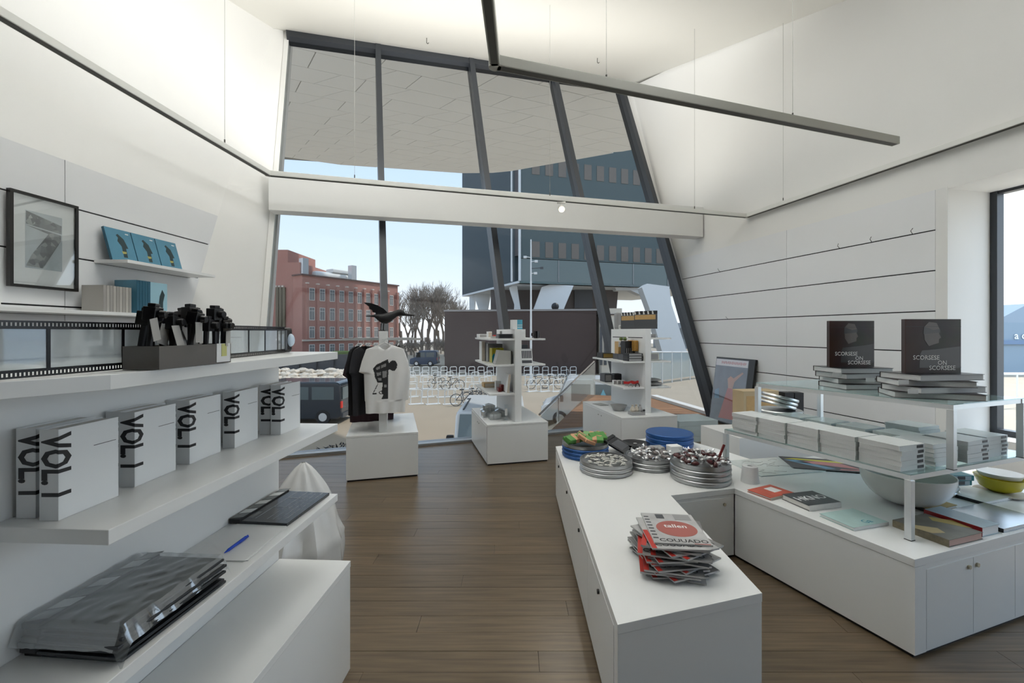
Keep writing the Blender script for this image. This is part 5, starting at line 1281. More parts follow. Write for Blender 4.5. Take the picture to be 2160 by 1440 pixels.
def onr(u, v): p_ = q0 + gx * u + gy * v; return (p_.x, p_.y)
x, y_ = onr(0.70, 0.16); flat_book('blue cover book with dark red spine beside the grey paperback', T(x, y_, 0.491) @ RZ(-72), 0.26, 0.155, 0.05, SKY, mat('spine_red', (0.30, 0.015, 0.02), 0.35), PAPER)
x, y_ = onr(0.86, 0.42); flat_book('yellow and grey book lying behind the red spined book', T(x, y_, 0.491) @ RZ(-71), 0.22, 0.26, 0.02, mat('cover_ochre', (0.36, 0.24, 0.05), 0.4, noise=(0.6, 6)), CBK, PAPER)
x, y_ = onr(1.0, 0.15); flat_book('glossy silver book with black edge at right', T(x, y_, 0.491) @ RZ(-72), 0.26, 0.40, 0.022, SIL, CBK, PAPER)
x, y_ = onr(1.36, 0.40); flat_book('white glossy book with black spine at right edge', T(x, y_, 0.491) @ RZ(-72), 0.24, 0.30, 0.02, CWH, CBK, PAPER)
# posters / prints under the glass
p = at(1640, 985); PRT = mat('print_pale', (0.62, 0.68, 0.68), 0.25, noise=(0.12, 30))
t = thing('print_portfolio', 'pale plastic sleeved print with line drawings under the glass shelf', 'print', Matrix.Translation((p.x - 0.02, p.y + 0.02, 0.4905)) @ RZ(12)); MB().box(-0.30, 0.30, -0.20, 0.20, 0, 0.006).build('sleeve', PRT, t)
random.seed(8); mb = MB()
for i in range(26):
    x, y_ = random.uniform(-.27, .25), random.uniform(-.17, .15); P = [Vector((x + 0.06 * math.cos(a), y_ + 0.02 * math.sin(a * 1.7 + i), 0.0066)) for a in (0, .7, 1.4, 2.1)]; mb.tube(P, 0.0012, 4)
mb.build('line_drawing', GREY, t, kind='stuff')
p = at(1745, 985); t = thing('colour_print', 'dark print with pink, yellow and blue shapes under the glass shelf', 'print', Matrix.Translation((p.x + 0.02, p.y + 0.04, 0.4975)) @ RZ(-14)); MB().box(-0.30, 0.32, -0.17, 0.17, 0, 0.004).build('sheet', DGREY, t)
for P, m_, nme in (([(-0.28, 0.10), (0.30, 0.04), (0.30, 0.09), (-0.20, 0.13)], mat('print_yellow', (0.70, 0.65, 0.05), 0.4), 'yellow_shape'), ([(-0.22, 0.02), (0.22, -0.10), (0.12, 0.05), (-0.05, 0.07)], mat('print_pink', (0.60, 0.22, 0.22), 0.4), 'pink_shape'), ([(-0.29, 0.06), (-0.20, 0.08), (0.02, -0.12), (-0.06, -0.14)], mat('print_blue', (0.18, 0.38, 0.55), 0.4), 'blue_shape'), ([(0.03, -0.15), (0.24, -0.13), (0.20, -0.11), (0.06, -0.115)], mat('print_pink', (0.6, 0.22, 0.22)), 'pink_shape')):
    MB().prism(P, 0.004, 0.0045).build(nme, m_, t)
# white bowl
p = at(1913, 1066); t = thing('bowl', 'large white round bowl under the lower glass shelf', 'bowl', (2.56, 2.81, 0.4905)); prof = [(0.055, 0.0)] + [(0.055 + 0.185 * math.sin(a / 10 * math.pi / 2), 0.20 * (1 - math.cos(a / 10 * math.pi / 2)) + 0.004) for a in range(1, 11)]; prof += [(0.234, 0.204)] + [(0.05 + 0.178 * math.sin(a / 10 * math.pi / 2), 0.194 * (1 - math.cos(a / 10 * math.pi / 2)) + 0.012) for a in range(9, -1, -1)] + [(0.001, 0.012)]
MB().lathe(prof, 40).build('shell', mat('porcelain', (0.83, 0.82, 0.79), 0.25), t, smooth=True); MB().lathe([(0.05, 0.0), (0.052, 0.004)], 24).build('foot', PAPER, t)
# teal tins of books and silver tins
p = at(2005, 1052); tins('flat silver tin, %s of the pair beneath the teal boxes', (p.x + 0.02, p.y + 0.17), 0.15, 2, 0.028, mat('tin_pale', (0.62, 0.66, 0.67), 0.3, metal=0.6), grp='flat silver tins')
for i in range(2):
    t = thing('teal_box', ['lower', 'upper'][i] + ' teal picture box resting on the flat silver tins', 'box', Matrix.Translation((p.x + 0.06, p.y + 0.16, 0.551 + i * 0.04)) @ RZ(8 - 10 * i)); MB().box(-0.16, 0.16, -0.10, 0.10, 0, 0.036).build('carton', mat('teal_carton', (0.02, 0.22, 0.25), 0.35), t, bevel=0.002)
    MB().box(-0.02, 0.14, -0.1012, -0.10, 0.004, 0.032).build('picture_label', SKY, t); MB().box(0.05, 0.10, -0.1016, -0.1011, 0.008, 0.030).build('dark_patch', DGREY, t)
# yellow bowl and cups at the right edge
x, y_ = 3.34, 2.96; t = thing('bowl', 'yellow bowl stacked with pale saucers at the right edge', 'bowl', (x, y_, 0.4905)); YB_ = mat('yellow_glaze', (0.55, 0.46, 0.01), 0.2)
MB().lathe([(0.08, 0), (0.13, 0.012), (0.13, 0.02), (0.05, 0.02)], 32).build('saucer', BEIGE, t, smooth=True); MB().lathe([(0.05, 0.0205), (0.10, 0.05), (0.13, 0.12), (0.125, 0.12), (0.09, 0.05), (0.001, 0.03)], 32).build('shell', YB_, t, smooth=True); MB().lathe([(0.10, 0.121), (0.115, 0.15), (0.11, 0.15), (0.001, 0.125)], 28).build('upper_saucer', PAPER, t, smooth=True)
# silver reels and boxes on the plinth behind
tins('silver reel tin, %s of the leaning pile behind the glass shelf', (2.30, 3.72), 0.17, 3, 0.03, STEEL, z=0.845, grp='reel tins behind the glass shelf')
for i in range(3):
    t = thing('film_reel', ['lowest', 'middle', 'top'][i] + ' tilted silver reel on the reel tins behind the glass shelf', 'film reel', Matrix.Translation((2.28 + 0.01 * i, 3.72, 0.97 + i * 0.03)) @ RY(14)); MB().lathe([(0.14, 0), (0.145, 0.01), (0.14, 0.024), (0.03, 0.024), (0.03, 0.01)], 28).build('reel', STEEL, t, smooth=True); MB().lathe([(0.02, -0.002), (0.02, 0.026)], 12).build('hub', DGREY, t)
blk('box', 'open brown cardboard tray behind the glass shelf', 'box', T(2.56, 4.78, 0.495) @ RZ(6), (0.42, 0.2, 0.45), [mat('kraft', (0.52, 0.40, 0.24), 0.7), WOODB])
for i in range(2): blk('box', ['left', 'right'][i] + ' black tape case behind the glass shelf', 'tape case', T(3.03 + i * 0.11, 4.80, 0.495), (0.10, 0.12, 0.43), [BLACK])
for i in range(3): flat_book('%s cream magazine on the plinth behind the glass shelf' % ['lowest', 'middle', 'top'][i], T(3.35, 4.92, 0.4915 + i * 0.012) @ RZ(8 * i - 6), 0.42, 0.28, 0.01, BEIGE, PAPER, PAPER, 'cream magazines on the plinth')

# ---- leaning poster by the window
bl = pz(1513, 891, 0.0); 
pb = thing('poster_frame', 'black framed film poster leaning against the right wall by the window', 'poster', Matrix.Translation(RW(7.92, 0.012, 0.22)) @ RZ(-76.85) @ RX(-8))
W_, H_ = 0.92, 1.15
MB().box(0, W_, 0, 0.045, 0.0, H_).build('back_board', FB, pb, bevel=0.004)
MB().box(0.02, 0.78, -0.004, -0.0005, 0.03, H_ - 0.03).build('poster', mat('poster_dark', (0.10, 0.11, 0.14), 0.35, noise=(0.4, 5)), pb)
MB().box(0.02, 0.78, -0.006, -0.0045, H_ - 0.15, H_ - 0.035).build('title_band', mat('poster_band', (0.72, 0.66, 0.66), 0.4), pb)
mb = MB()
for i in range(26): mb.box(0.16 + i * 0.0225, 0.173 + i * 0.0225, -0.0068, -0.0061, H_ - 0.115 + 0.008 * (i % 3 == 1), H_ - 0.068 - 0.010 * (i % 4 == 2))
mb.build('title_print', mat('poster_title_red', (0.58, 0.22, 0.22), 0.5), pb, kind='stuff')
XZ = Matrix(((1.3, 0, 0, 0), (0, 0, -1, -0.0045), (0, 1, 0, 0), (0, 0, 0, 1)))
MB().prism([(0.27, 0.78), (0.32, 0.83), (0.38, 0.80), (0.52, 0.92), (0.54, 0.90), (0.40, 0.74), (0.38, 0.62), (0.30, 0.62)], 0.0002, 0.0012, 0, XZ).build('dancer_figure', mat('poster_flesh', (0.50, 0.26, 0.18), 0.5), pb)
MB().prism([(0.29, 0.62), (0.39, 0.62), (0.46, 0.10), (0.18, 0.08)], 0.0013, 0.002, 0, XZ).build('dancer_dress', mat('poster_red', (0.42, 0.09, 0.07), 0.5), pb)
MB().prism([(0.05, 0.55), (0.13, 0.60), (0.15, 0.42), (0.06, 0.40)], 0.0002, 0.0012, 0, XZ).build('blue_shape', mat('poster_blue', (0.10, 0.22, 0.34), 0.5), pb)
MB().box(0.015, 0.80, -0.0095, -0.0085, 0.025, H_ - 0.028).build('glazing', glassy('poster_glass', (0.96, 0.97, 0.98), 0.05), pb)
# ================================================================== OUTSIDE
ZG = -2.6
def gp(px, py): return pz(px, py, ZG)
PAVE = mat('paving_beige', (0.40, 0.325, 0.24), 0.85, noise=(0.12, 0.6))
mb = MB(); mb.prism([(-120, 9.5), (-10, 4.0), (2, 8.5), (8, 6), (8, -30), (90, -30), (140, 30), (140, 160), (-120, 160)], ZG - 0.3, ZG)
struct('ground', mb, PAVE)
ASPH = mat('asphalt', (0.085, 0.088, 0.092), 0.85, noise=(0.15, 3))
mb = MB(); mb.prism([gp(560, 772).xy, gp(745, 768).xy, gp(745, 752).xy, gp(560, 752).xy], ZG, ZG + 0.02); struct('road', mb, ASPH)

# ---- the building's own overhanging soffit
SOF = mat('soffit_panel', (0.94, 0.93, 0.89), 0.6, noise=(0.03, 0.5)); 
sp4 = [FC(S_L - 3.5, ztop(S_L) + 0.6) + Vector((-0.4, 0.35, 0.0)), FC(S_R + 3.0, ZTR + 0.5) + Vector((0, 0.5, 0))]
far = [pd(1440, 290, 15.5), pd(1078, 371, 24.0), pd(1040, 374, 25.0), pd(975, 366, 26.0), pd(588, 333, 27.0), pd(300, 312, 27.5)]
o_ = sp4[0]; 
so_ = thing('roof_soffit', None, None, (0, 16, 9)); so_['kind'] = 'structure'
mb = MB(); ring = [sp4[0], sp4[1]] + far
cen = Vector((0, 16, 9.4))
mb.add([p + Vector((0, 0, 0.06)) for p in ring] + [p + Vector((0, 0, 1.2)) for p in ring], [tuple(range(len(ring))), tuple(range(len(ring), 2 * len(ring)))[::-1]] + [(i, len(ring) + i, len(ring) + (i + 1) % len(ring), (i + 1) % len(ring)) for i in range(len(ring))])
mb.build('backing', mat('soffit_joint', (0.30, 0.30, 0.28), 0.8), so_, world=True)
# faceted panels: fit a plane through the ring and lay skewed tiles
import itertools
A3 = Vector((0, 0, 0)); 
import numpy as np
arr = np.array([[p.x, p.y, 1.0] for p in ring]); zz = np.array([p.z for p in ring])
cf, *_ = np.linalg.lstsq(arr, zz, rcond=None)
for p in ring: p.z = float(cf[0] * p.x + cf[1] * p.y + cf[2])
o2 = [c for c in so_.children][0]
me = o2.data
mb = MB(); mb.add([p + Vector((0, 0, 0.10)) for p in ring] + [p + Vector((0, 0, 1.2)) for p in ring], [tuple(range(len(ring))), tuple(range(len(ring), 2 * len(ring)))[::-1]] + [(i, len(ring) + i, len(ring) + (i + 1) % len(ring), (i + 1) % len(ring)) for i in range(len(ring))])
bpy.data.objects.remove(o2); mb.build('backing', mat('soffit_joint', (0.2, 0.2, 0.19)), so_, world=True)
ring2 = [(p.x, p.y) for p in ring]
if sum(ring2[i][0] * ring2[(i + 1) % len(ring2)][1] - ring2[(i + 1) % len(ring2)][0] * ring2[i][1] for i in range(len(ring2))) < 0: ring2 = ring2[::-1]
u_ = Vector((0.93, 0.36)); v_ = Vector((-0.55, 0.83)); random.seed(4)
cnt = 0
for i in range(-9, 10):
    for j in range(-2, 19):
        a = Vector((0, 6)) + u_ * (i * 2.6 + (j % 2) * 1.1) + v_ * (j * 1.25)
        g = 0.013
        k1 = random.uniform(-.5, .5); k1 = 0.45 if (i + j) % 3 == 0 else -0.25
        base_ = [a + u_ * g + v_ * g, a + u_ * (2.6 - g) + v_ * g, a + u_ * (2.6 - g) + v_ * (1.25 - g), a + u_ * g + v_ * (1.25 - g)]
        half = [[base_[0], base_[1] - u_ * (0.9 + k1), base_[2] - u_ * (1.4 + k1), base_[3]], [base_[1] - u_ * (0.9 + k1 - 2 * g), base_[1], base_[2], base_[2] - u_ * (1.4 + k1 - 2 * g)]]
        for P in half:
            poly = [(p.x, p.y) for p in P]
            for m_ in range(len(ring2)):
                if poly: poly = clip(poly, ring2[m_], ring2[(m_ + 1) % len(ring2)])
            if len(poly) < 3: continue
            area = abs(sum(poly[q_][0] * poly[(q_ + 1) % len(poly)][1] - poly[(q_ + 1) % len(poly)][0] * poly[q_][1] for q_ in range(len(poly)))) / 2
            if area < 0.05: continue
            pts = [Vector((x, y_, float(cf[0] * x + cf[1] * y_ + cf[2]))) for x, y_ in poly]
            MB().slab(pts, (0, 0, 0.09)).build('panel', SOF, so_, world=True); cnt += 1

# ---- wooden deck, kerb and stair rail just outside
DECK = wood('deck_wood', (0.33, 0.17, 0.085), 0.55)
dk = thing('deck', None, None, (2.3, 8.5, -0.05)); dk['kind'] = 'structure'
dpoly = [(0.60, 7.02), (3.85, 8.22), (3.42, 10.7), (1.98, 11.2)]
for i in range(16):
    y0 = 6.9 + i * 0.27; poly = [(0, y0), (5, y0), (5, y0 + 0.26), (0, y0 + 0.26)]
    for m_ in range(4):
        if poly: poly = clip(poly, dpoly[m_], dpoly[(m_ + 1) % 4])
    if len(poly) > 2: MB().prism(poly, -0.12, -0.02).build('plank', DECK, dk, world=True)
MB().prism([(3.86, 8.2), (4.05, 8.25), (3.60, 10.75), (3.43, 10.7)], -0.15, 0.04).build('kerb', WHITE, dk, world=True)
rl = thing('stair_rail', 'glass stair balustrade with slanted steel handrail outside the window', 'balustrade', (0.6, 7.2, -0.02))
a = pd(1138, 874, 7.2); b = pd(1253, 762, 11.0)
MB().cyl(a, b, 0.018, n=10).build('handrail', mat('rail_brown', (0.30, 0.25, 0.20), 0.4, metal=0.4), rl, world=True)
mb = MB(); mb.slab([a + V(0.02, 0, -0.02), b + V(0.02, 0, -0.02), Vector((b.x + 0.02, b.y, -0.9)), Vector((a.x + 0.02, a.y, -0.9))], (0.012, -0.004, 0)); mb.build('glass_panel', glassy('rail_glass', (0.82, 0.84, 0.82), 0.08), rl, world=True)
mb = MB(); m_ = a.lerp(b, 0.25); mb.cyl(m_, (m_.x, m_.y, -0.9), 0.02, n=8); mb.build('post', ALU, rl, world=True)

# ---- vehicles
def van(label, M, L, W, Hh, body, facing=1):
    """x length (front at +x), y width, z height"""
    t = thing('van', label, 'van', M)
    prof = [(0, 0.35), (0.02, 0.9), (0.06, Hh - 0.12), (0.25, Hh), (L - 1.35, Hh), (L - 1.15, Hh - 0.05), (L - 0.72, 1.12), (L - 0.1, 0.92), (L, 0.75), (L, 0.3), (L - 0.25, 0.22), (0.2, 0.22)]
    XZ = Matrix(((1, 0, 0, 0), (0, 0, -1, W / 2), (0, 1, 0, 0), (0, 0, 0, 1)))
    MB().prism(prof, 0, W, 0, XZ).build('body', body, t, bevel=0.07, seg=3)
    GL = mat('van_glass', (0.13, 0.16, 0.165), 0.08); 
    for s_ in (-1, 1):
        y0, y1 = (W / 2 - 0.004, W / 2 + 0.006) if s_ > 0 else (-W / 2 - 0.006, -W / 2 + 0.004)
        for x0, x1 in ((0.35, 1.35), (1.5, 2.45), (2.6, L - 1.35)):
            MB().box(x0, x1, y0, y1, 1.12, Hh - 0.22).build('side_window', GL, t)
        for xw in (0.85, L - 0.85):
            w_ = MB().cyl((xw, s_ * (W / 2 - 0.2), 0.33), (xw, s_ * (W / 2 + 0.01), 0.33), 0.33, n=20).build('wheel', BLACK, t); MB().cyl((xw, s_ * (W / 2 + 0.01), 0.33), (xw, s_ * (W / 2 + 0.02), 0.33), 0.19, n=14).build('hub_cap', ALU, w_)
        m_ = MB(); m_.box(L - 1.0, L - 0.85, s_ * (W / 2 + 0.02) if s_ > 0 else -W / 2 - 0.22, W / 2 + 0.22 if s_ > 0 else -W / 2 - 0.02, 1.1, 1.38); m_.build('side_mirror', BLACK, t, bevel=0.03)
        MB().box(-0.02, 0.03, s_ * (W / 2 - 0.02) - 0.1, s_ * (W / 2 - 0.02) + 0.08, 0.75, 1.05).build('tail_light', mat('tail_red', (0.7, 0.02, 0.01), 0.3), t)
        MB().box(L - 0.06, L + 0.012, s_ * 0.6 - 0.16, s_ * 0.6 + 0.16, 0.62, 0.8).build('headlight', ALU, t)
    MB().add([(L - 1.17, -W / 2 + 0.12, Hh - 0.06), (L - 1.17, W / 2 - 0.12, Hh - 0.06), (L - 0.73, W / 2 - 0.1, 1.15), (L - 0.73, -W / 2 + 0.1, 1.15)], [(0, 1, 2, 3)], 0, T(0.02, 0, 0.02)).build('windscreen', mat('screen_blue', (0.22, 0.28, 0.31), 0.1), t)
    MB().box(-0.005, 0.075, -W / 2 + 0.15, W / 2 - 0.15, 1.12, Hh - 0.25).build('rear_window', GL, t)
    MB().box(-0.06, 0.1, -W / 2 + 0.05, W / 2 - 0.05, 0.3, 0.5).build('bumper', DGREY, t)
    return t
NAVY = mat('van_navy', (0.022, 0.030, 0.042), 0.25, coat=0.5); VWH = mat('van_white', (0.80, 0.82, 0.83), 0.25, coat=0.3)
v1 = van('dark navy van parked on the forecourt behind the left shelf', Matrix.Translation((-7.75, 20.6, ZG)) @ RZ(180), 4.9, 1.9, 1.92, NAVY)
v2_ = van('white van with grey windscreen parked just below the window', Matrix.Translation((-0.60, 15.8, ZG)) @ RZ(-90), 4.9, 1.95, 1.95, VWH)
v3 = van('white van with pale blue drop emblem beyond the stair rail', Matrix.Translation((6.2, 19.8, ZG)) @ RZ(172), 4.8, 1.95, 2.1, VWH)
mb = MB(); XZ = Matrix(((1, 0, 0, 2.05), (0, 0, 1, 0.984), (0, 1, 0, 1.35), (0, 0, 0, 1))); mb.prism([(0, -0.2), (0.14, -0.1), (0.12, 0.05), (0.0, 0.32), (-0.12, 0.05), (-0.14, -0.1)], 0, 0.006, 0, XZ); mb.build('drop_emblem', mat('emblem_cyan', (0.20, 0.50, 0.62), 0.4), v3)
mb = MB(); mb.box(1.2, 1.35, -0.9, -0.8, 1.951, 1.965); mb.box(1.2, 3.3, -0.82, -0.78, 1.951, 1.975); mb.build('roof_rail', BLACK, v2_)
van('blue van far behind the bicycle stands', Matrix.Translation((-9.2, 54, ZG)) @ RZ(180), 3.4, 1.8, 1.9, mat('van_blue', (0.03, 0.06, 0.12), 0.3))

# ---- brick building
BRK = mat('brick_red', (0.40, 0.185, 0.145), 0.85, noise=(0.10, 3)); STONE = mat('stone_cream', (0.62, 0.56, 0.47), 0.8); SLT = mat('roof_white', (0.72, 0.72, 0.68), 0.6)
PANE = mat('far_pane', (0.20, 0.205, 0.205), 0.4, noise=(0.3, 1.2)); WFR = mat('far_window_frame', (0.85, 0.82, 0.75), 0.6)
bb = thing('brick_building', 'red brick office building with rows of white windows', 'building', Matrix.Translation((-33.2, 68.4, ZG)) @ RZ(math.degrees(math.atan2(16.6, 10.7))))
BL, BH = 19.8, 13.2
MB().box(0, BL, 0, 2.6, 0, BH).build('wall', BRK, bb); MB().box(4, BL, 2.6, 12, 0, BH).build('rear_wall', BRK, bb)
MB().box(-0.2, BL + 0.2, -0.25, 2.6, BH, BH + 0.22).build('cornice', mat('cornice_dark', (0.13, 0.07, 0.06), 0.7), bb)
MB().box(-0.05, BL + 0.05, -0.35, 0, 2.75, 3.0).build('sill_course', STONE, bb)
fl_rows = [(9.3, 11.3), (6.1, 8.2), (3.2, 5.1), (0.35, 2.2)]
pit = BL / 10.6
for i in range(10):
    x0 = 1.15 + i * pit * 0.98
    if i < 10: MB().box(x0 - 0.62, x0 - 0.22, -0.42, 0, 3.0, 11.9).build('pilaster', BRK, bb)
    MB().box(x0 - 0.62, x0 - 0.22, -0.44, 0, 11.9, 12.1).build('pilaster_cap', STONE, bb)
    for z0, z1 in fl_rows:
        w_ = MB().box(x0, x0 + 0.95, -0.10, 0.02, z0, z1).build('window', WFR, bb)
        zm = z0 + (z1 - z0) * 0.72
        for (a0, a1, b0, b1) in ((0.08, 0.455, z0 + 0.08, zm - 0.03), (0.495, 0.87, z0 + 0.08, zm - 0.03), (0.08, 0.455, zm + 0.03, z1 - 0.08), (0.495, 0.87, zm + 0.03, z1 - 0.08)):
            MB().box(x0 + a0, x0 + a1, -0.105, -0.099, b0, b1).build('pane', PANE, w_)
MB().box(BL - 0.5, BL - 0.1, -0.42, 0, 3.0, 11.9).build('pilaster', BRK, bb)
rf = MB().box(4.2, 12.5, 3.0, 8.5, BH + 0.22, BH + 1.5).build('roof_plant', SLT, bb, bevel=0.5)
for x0 in (0.9, 10.2): MB().box(x0, x0 + 1.0, 1.3, 2.4, BH + 0.22, BH + 3.0).build('flue', ALU, bb)
MB().box(7.5, 12.5, 3.0, 5.0, BH + 1.5, BH + 2.2).build('roof_plant', SLT, bb, bevel=0.15)
bt = thing('brick_tower', 'red brick stair tower with tall bronze louvres at left', 'building', (-41.0, 70.0, ZG))
x0 = (572 - CX) / F * 70; x1 = (633 - CX) / F * 70
MB().box(x0 - 4, x1, 70, 80, 0, H + (HY - 553) / F * 70 - ZG, 0, T(0, 0, ZG)).build('wall', BRK, bt, world=True)
MB().box(x0 - 4, (606 - CX) / F * 70, 70.2, 80, 14.2, H + (HY - 526) / F * 70 - ZG, 0, T(0, 0, ZG)).build('upper_wall', BRK, bt, world=True)
for i in range(3):
    xa = (583.5 + i * 7 - CX) / F * 70; MB().box(xa, xa + 0.42, 69.7, 70.05, 4.0, 11.4, 0, T(0, 0, ZG)).build('louvre', mat('bronze_louvre', (0.13, 0.105, 0.065), 0.5, metal=0.2), bt, world=True)
    MB().box(xa - 0.08, xa + 0.2, 69.6, 70.05, 11.45, 11.7, 0, T(0, 0, ZG)).build('louvre_cap', STONE, bt, world=True)

# ---- low brown hall
BRN = mat('brown_cladding', (0.066, 0.042, 0.037), 0.7, noise=(0.06, 0.4))
hl = thing('brown_hall', 'low windowless dark brown hall behind the bicycle stands', 'building', (0, 45, ZG))
a = pd(938, 657, 45); b = pd(1258, 648, 43)
MB().prism([(a.x, 45), (b.x, 43), (b.x + 1, 53), (a.x, 55)], ZG, a.z).build('wall', BRN, hl, world=True)
MB().prism([(a.x - 0.1, 44.9), (b.x + 0.1, 42.9), (b.x + 1.1, 53), (a.x - 0.1, 55)], a.z, a.z + 0.18).build('roof_edge', mat('roof_edge_grey', (0.30, 0.28, 0.27), 0.6), hl, world=True)
c = pd(1034, 732, 44.3); MB().box(c.x - 0.3, c.x + 0.6, 44.2, 44.45, c.z - 0.3, c.z + 0.25).build('vent', GREY, hl, world=True)
MB().ball((pd(1172, 645, 44).x, 44.5, a.z + 0.5), 0.4, 10).build('roof_camera', BLACK, hl, world=True)
kb = thing('beige_kiosk', 'beige panelled kiosk with two dark arched openings beside the brown hall', 'kiosk', (9, 42, ZG))
a2 = pd(1269, 700, 42); b2 = pd(1312, 700, 42)
MB().box(a2.x, b2.x, 42, 45, ZG, H + 50 / F * 42).build('wall', STONE, kb, world=True); MB().box(a2.x - 0.05, b2.x + 0.05, 41.9, 45, H + 38 / F * 42 - 0.1, H + 38 / F * 42).build('band', BRN, kb, world=True)
for px in (1268, 1277): q_ = pd(px, 692, 41.9); mb = MB(); mb.prism([(q_.x - 0.12, ZG + 1.0), (q_.x + 0.12, ZG + 1.0), (q_.x + 0.10, q_.z + 0.1), (q_.x, q_.z + 0.35), (q_.x - 0.10, q_.z + 0.1)], 0, 0.1, 0, Matrix(((1, 0, 0, 0), (0, 0, -1, 42.0), (0, 1, 0, 0), (0, 0, 0, 1)))); mb.build('arched_opening', DGREY, kb, world=True)

# ---- tower on white legs
tw = thing('office_tower', 'blue grey glazed office tower standing on white splayed legs', 'building', (0.9, 60, ZG))
GLZ1 = mat('tower_glass_dark', (0.040, 0.062, 0.075), 0.6, spec=0.25, noise=(0.05, 0.1)); GLZ2 = mat('tower_glass_green', (0.095, 0.125, 0.13), 0.6, spec=0.25, noise=(0.05, 0.1)); CONC = mat('tower_white', (0.74, 0.76, 0.77), 0.7)  # facades toned by sun side: left shaded, right lit, put into the colour
k0 = Vector(((1093 - CX) / F * 60, 60)); kl = Vector(((975 - CX) / F * 83, 83)); kr = Vector(((1445 - CX) / F * 67.4, 67.4)) ; kr = k0 + (kr - k0) * 1.35
ZB = 8.7; ZTT = 62.0
dirr = (kr - k0).normalized(); dirl = (kl - k0).normalized()
def wall_slab(a, b, z0, z1, th, m, name, par=None):
    d = (b - a).normalized(); nn = Vector((d.y, -d.x)); 
    if nn.dot(-a) < 0: nn = -nn
    return MB().slab([(a.x, a.y, z0), (b.x, b.y, z0), (b.x, b.y, z1), (a.x, a.y, z1)], (-nn.x * th, -nn.y * th, 0)).build(name, m, par or tw, world=True)
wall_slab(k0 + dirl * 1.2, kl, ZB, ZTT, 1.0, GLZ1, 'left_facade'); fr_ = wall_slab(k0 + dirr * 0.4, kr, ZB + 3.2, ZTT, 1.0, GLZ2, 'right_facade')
wall_slab(k0 + dirr * 0.4, kr, ZB, ZB + 3.1, 0.9, mat('tower_parapet', (0.15, 0.19, 0.19), 0.25), 'parapet_band'); wall_slab(k0 + dirr * 0.2, kr, ZB - 0.3, ZB, 1.2, mat('tower_edge', (0.12, 0.22, 0.22), 0.3), 'edge_band')
wall_slab(k0 + dirl * 1.3, k0 + dirr * 0.3, ZB + 3.6, ZTT, 0.8, mat('tower_corner', (0.075, 0.065, 0.07), 0.5), 'corner_recess'); MB().cyl((k0.x + 0.2, k0.y - 0.1, ZB), (k0.x + 0.2, k0.y - 0.1, ZTT), 0.18, n=8).build('corner_post', CONC, tw, world=True); MB().cyl((k0.x - 0.9, k0.y + 0.9, ZB), (k0.x - 0.9, k0.y + 0.9, ZTT), 0.14, n=8).build('corner_post', CONC, tw, world=True)
MB().slab([(k0.x, k0.y, ZB - 0.3), (kl.x, kl.y, ZB - 0.3), (kl.x + (kr - k0).x, kl.y + (kr - k0).y, ZB - 0.3), (kr.x, kr.y, ZB - 0.3)], (0, 0, 0.3)).build('underside', CONC, tw, world=True)
LITW = mat('tower_blind', (0.17, 0.145, 0.125), 0.6)
nn = Vector((dirr.y, -dirr.x)); nn = nn if nn.dot(-k0) > 0 else -nn
for lv, (za, zb) in enumerate(((12.1, 14.3), (17.9, 20.1), (23.7, 25.9), (29.5, 31.7))):
    for i in range(17):
        s0 = 2.0 + i * 2.0 + (0.6 if lv == 1 else 0); a = k0 + dirr * s0; b = k0 + dirr * (s0 + 1.15)
        if s0 + 1.15 > (kr - k0).length: continue
        MB().slab([(a.x, a.y, za), (b.x, b.y, za), (b.x, b.y, zb), (a.x, a.y, zb)], (nn.x * 0.06, nn.y * 0.06, 0)).build('window_blind', LITW, fr_, world=True)
for i in range(1, 6):
    a = k0 + dirr * (i * 6.0); MB().box(-0.05, 0.05, -0.06, 0.02, ZB, ZB + 3.1, 0, Matrix.Translation((a.x + nn.x * 0.05, a.y + nn.y * 0.05, 0))).build('parapet_joint', GREY, tw, world=True)
def leg(pts, Y, th=3.0):
    P = [pd(x, y_, Y) for x, y_ in pts]; MB().slab(P, (0, th, 0)).build('leg', CONC, tw, world=True)
YL = 63
leg([(1074, 606), (1090, 598), (1098, 652), (1096, 760), (1078, 760), (1085, 640)], 64); leg([(1143, 605), (1160, 600), (1210, 602), (1192, 645), (1188, 655), (1175, 760), (1110, 760), (1125, 655)], 62, 2.5)
leg([(1354, 606), (1365, 598), (1412, 604), (1416, 640), (1450, 745), (1450, 770), (1405, 770), (1370, 650)], 60, 2.2); leg([(990, 625), (1003, 618), (1000, 655), (998, 740), (990, 740)], 80, 2.0)
leg([(1000, 622), (1020, 612), (1034, 622), (1028, 655), (1028, 740), (1017, 740), (1010, 655)], 78, 2.0)
leg([(1295, 600), (1365, 600), (1352, 622), (1330, 612), (1300, 612)], 66, 2.0)
MB().slab([pd(1035, 600, 70), pd(1150, 600, 70), pd(1150, 740, 70), pd(1035, 740, 70)], (0, 3, 0)).build('core', mat('tower_core', (0.12, 0.10, 0.095), 0.7), tw, world=True); MB().slab([pd(1185, 596, 70), pd(1305, 600, 70), pd(1300, 660, 70), pd(1285, 760, 70), pd(1175, 760, 70)], (0, 3, 0)).build('core', mat('tower_core', (0.12, 0.10, 0.095), 0.7), tw, world=True)
MB().slab([pd(1212, 608, 69.5), pd(1250, 608, 69.5), pd(1250, 650, 69.5), pd(1212, 650, 69.5)], (0, 0.2, 0)).build('core_opening', DGREY, tw, world=True)

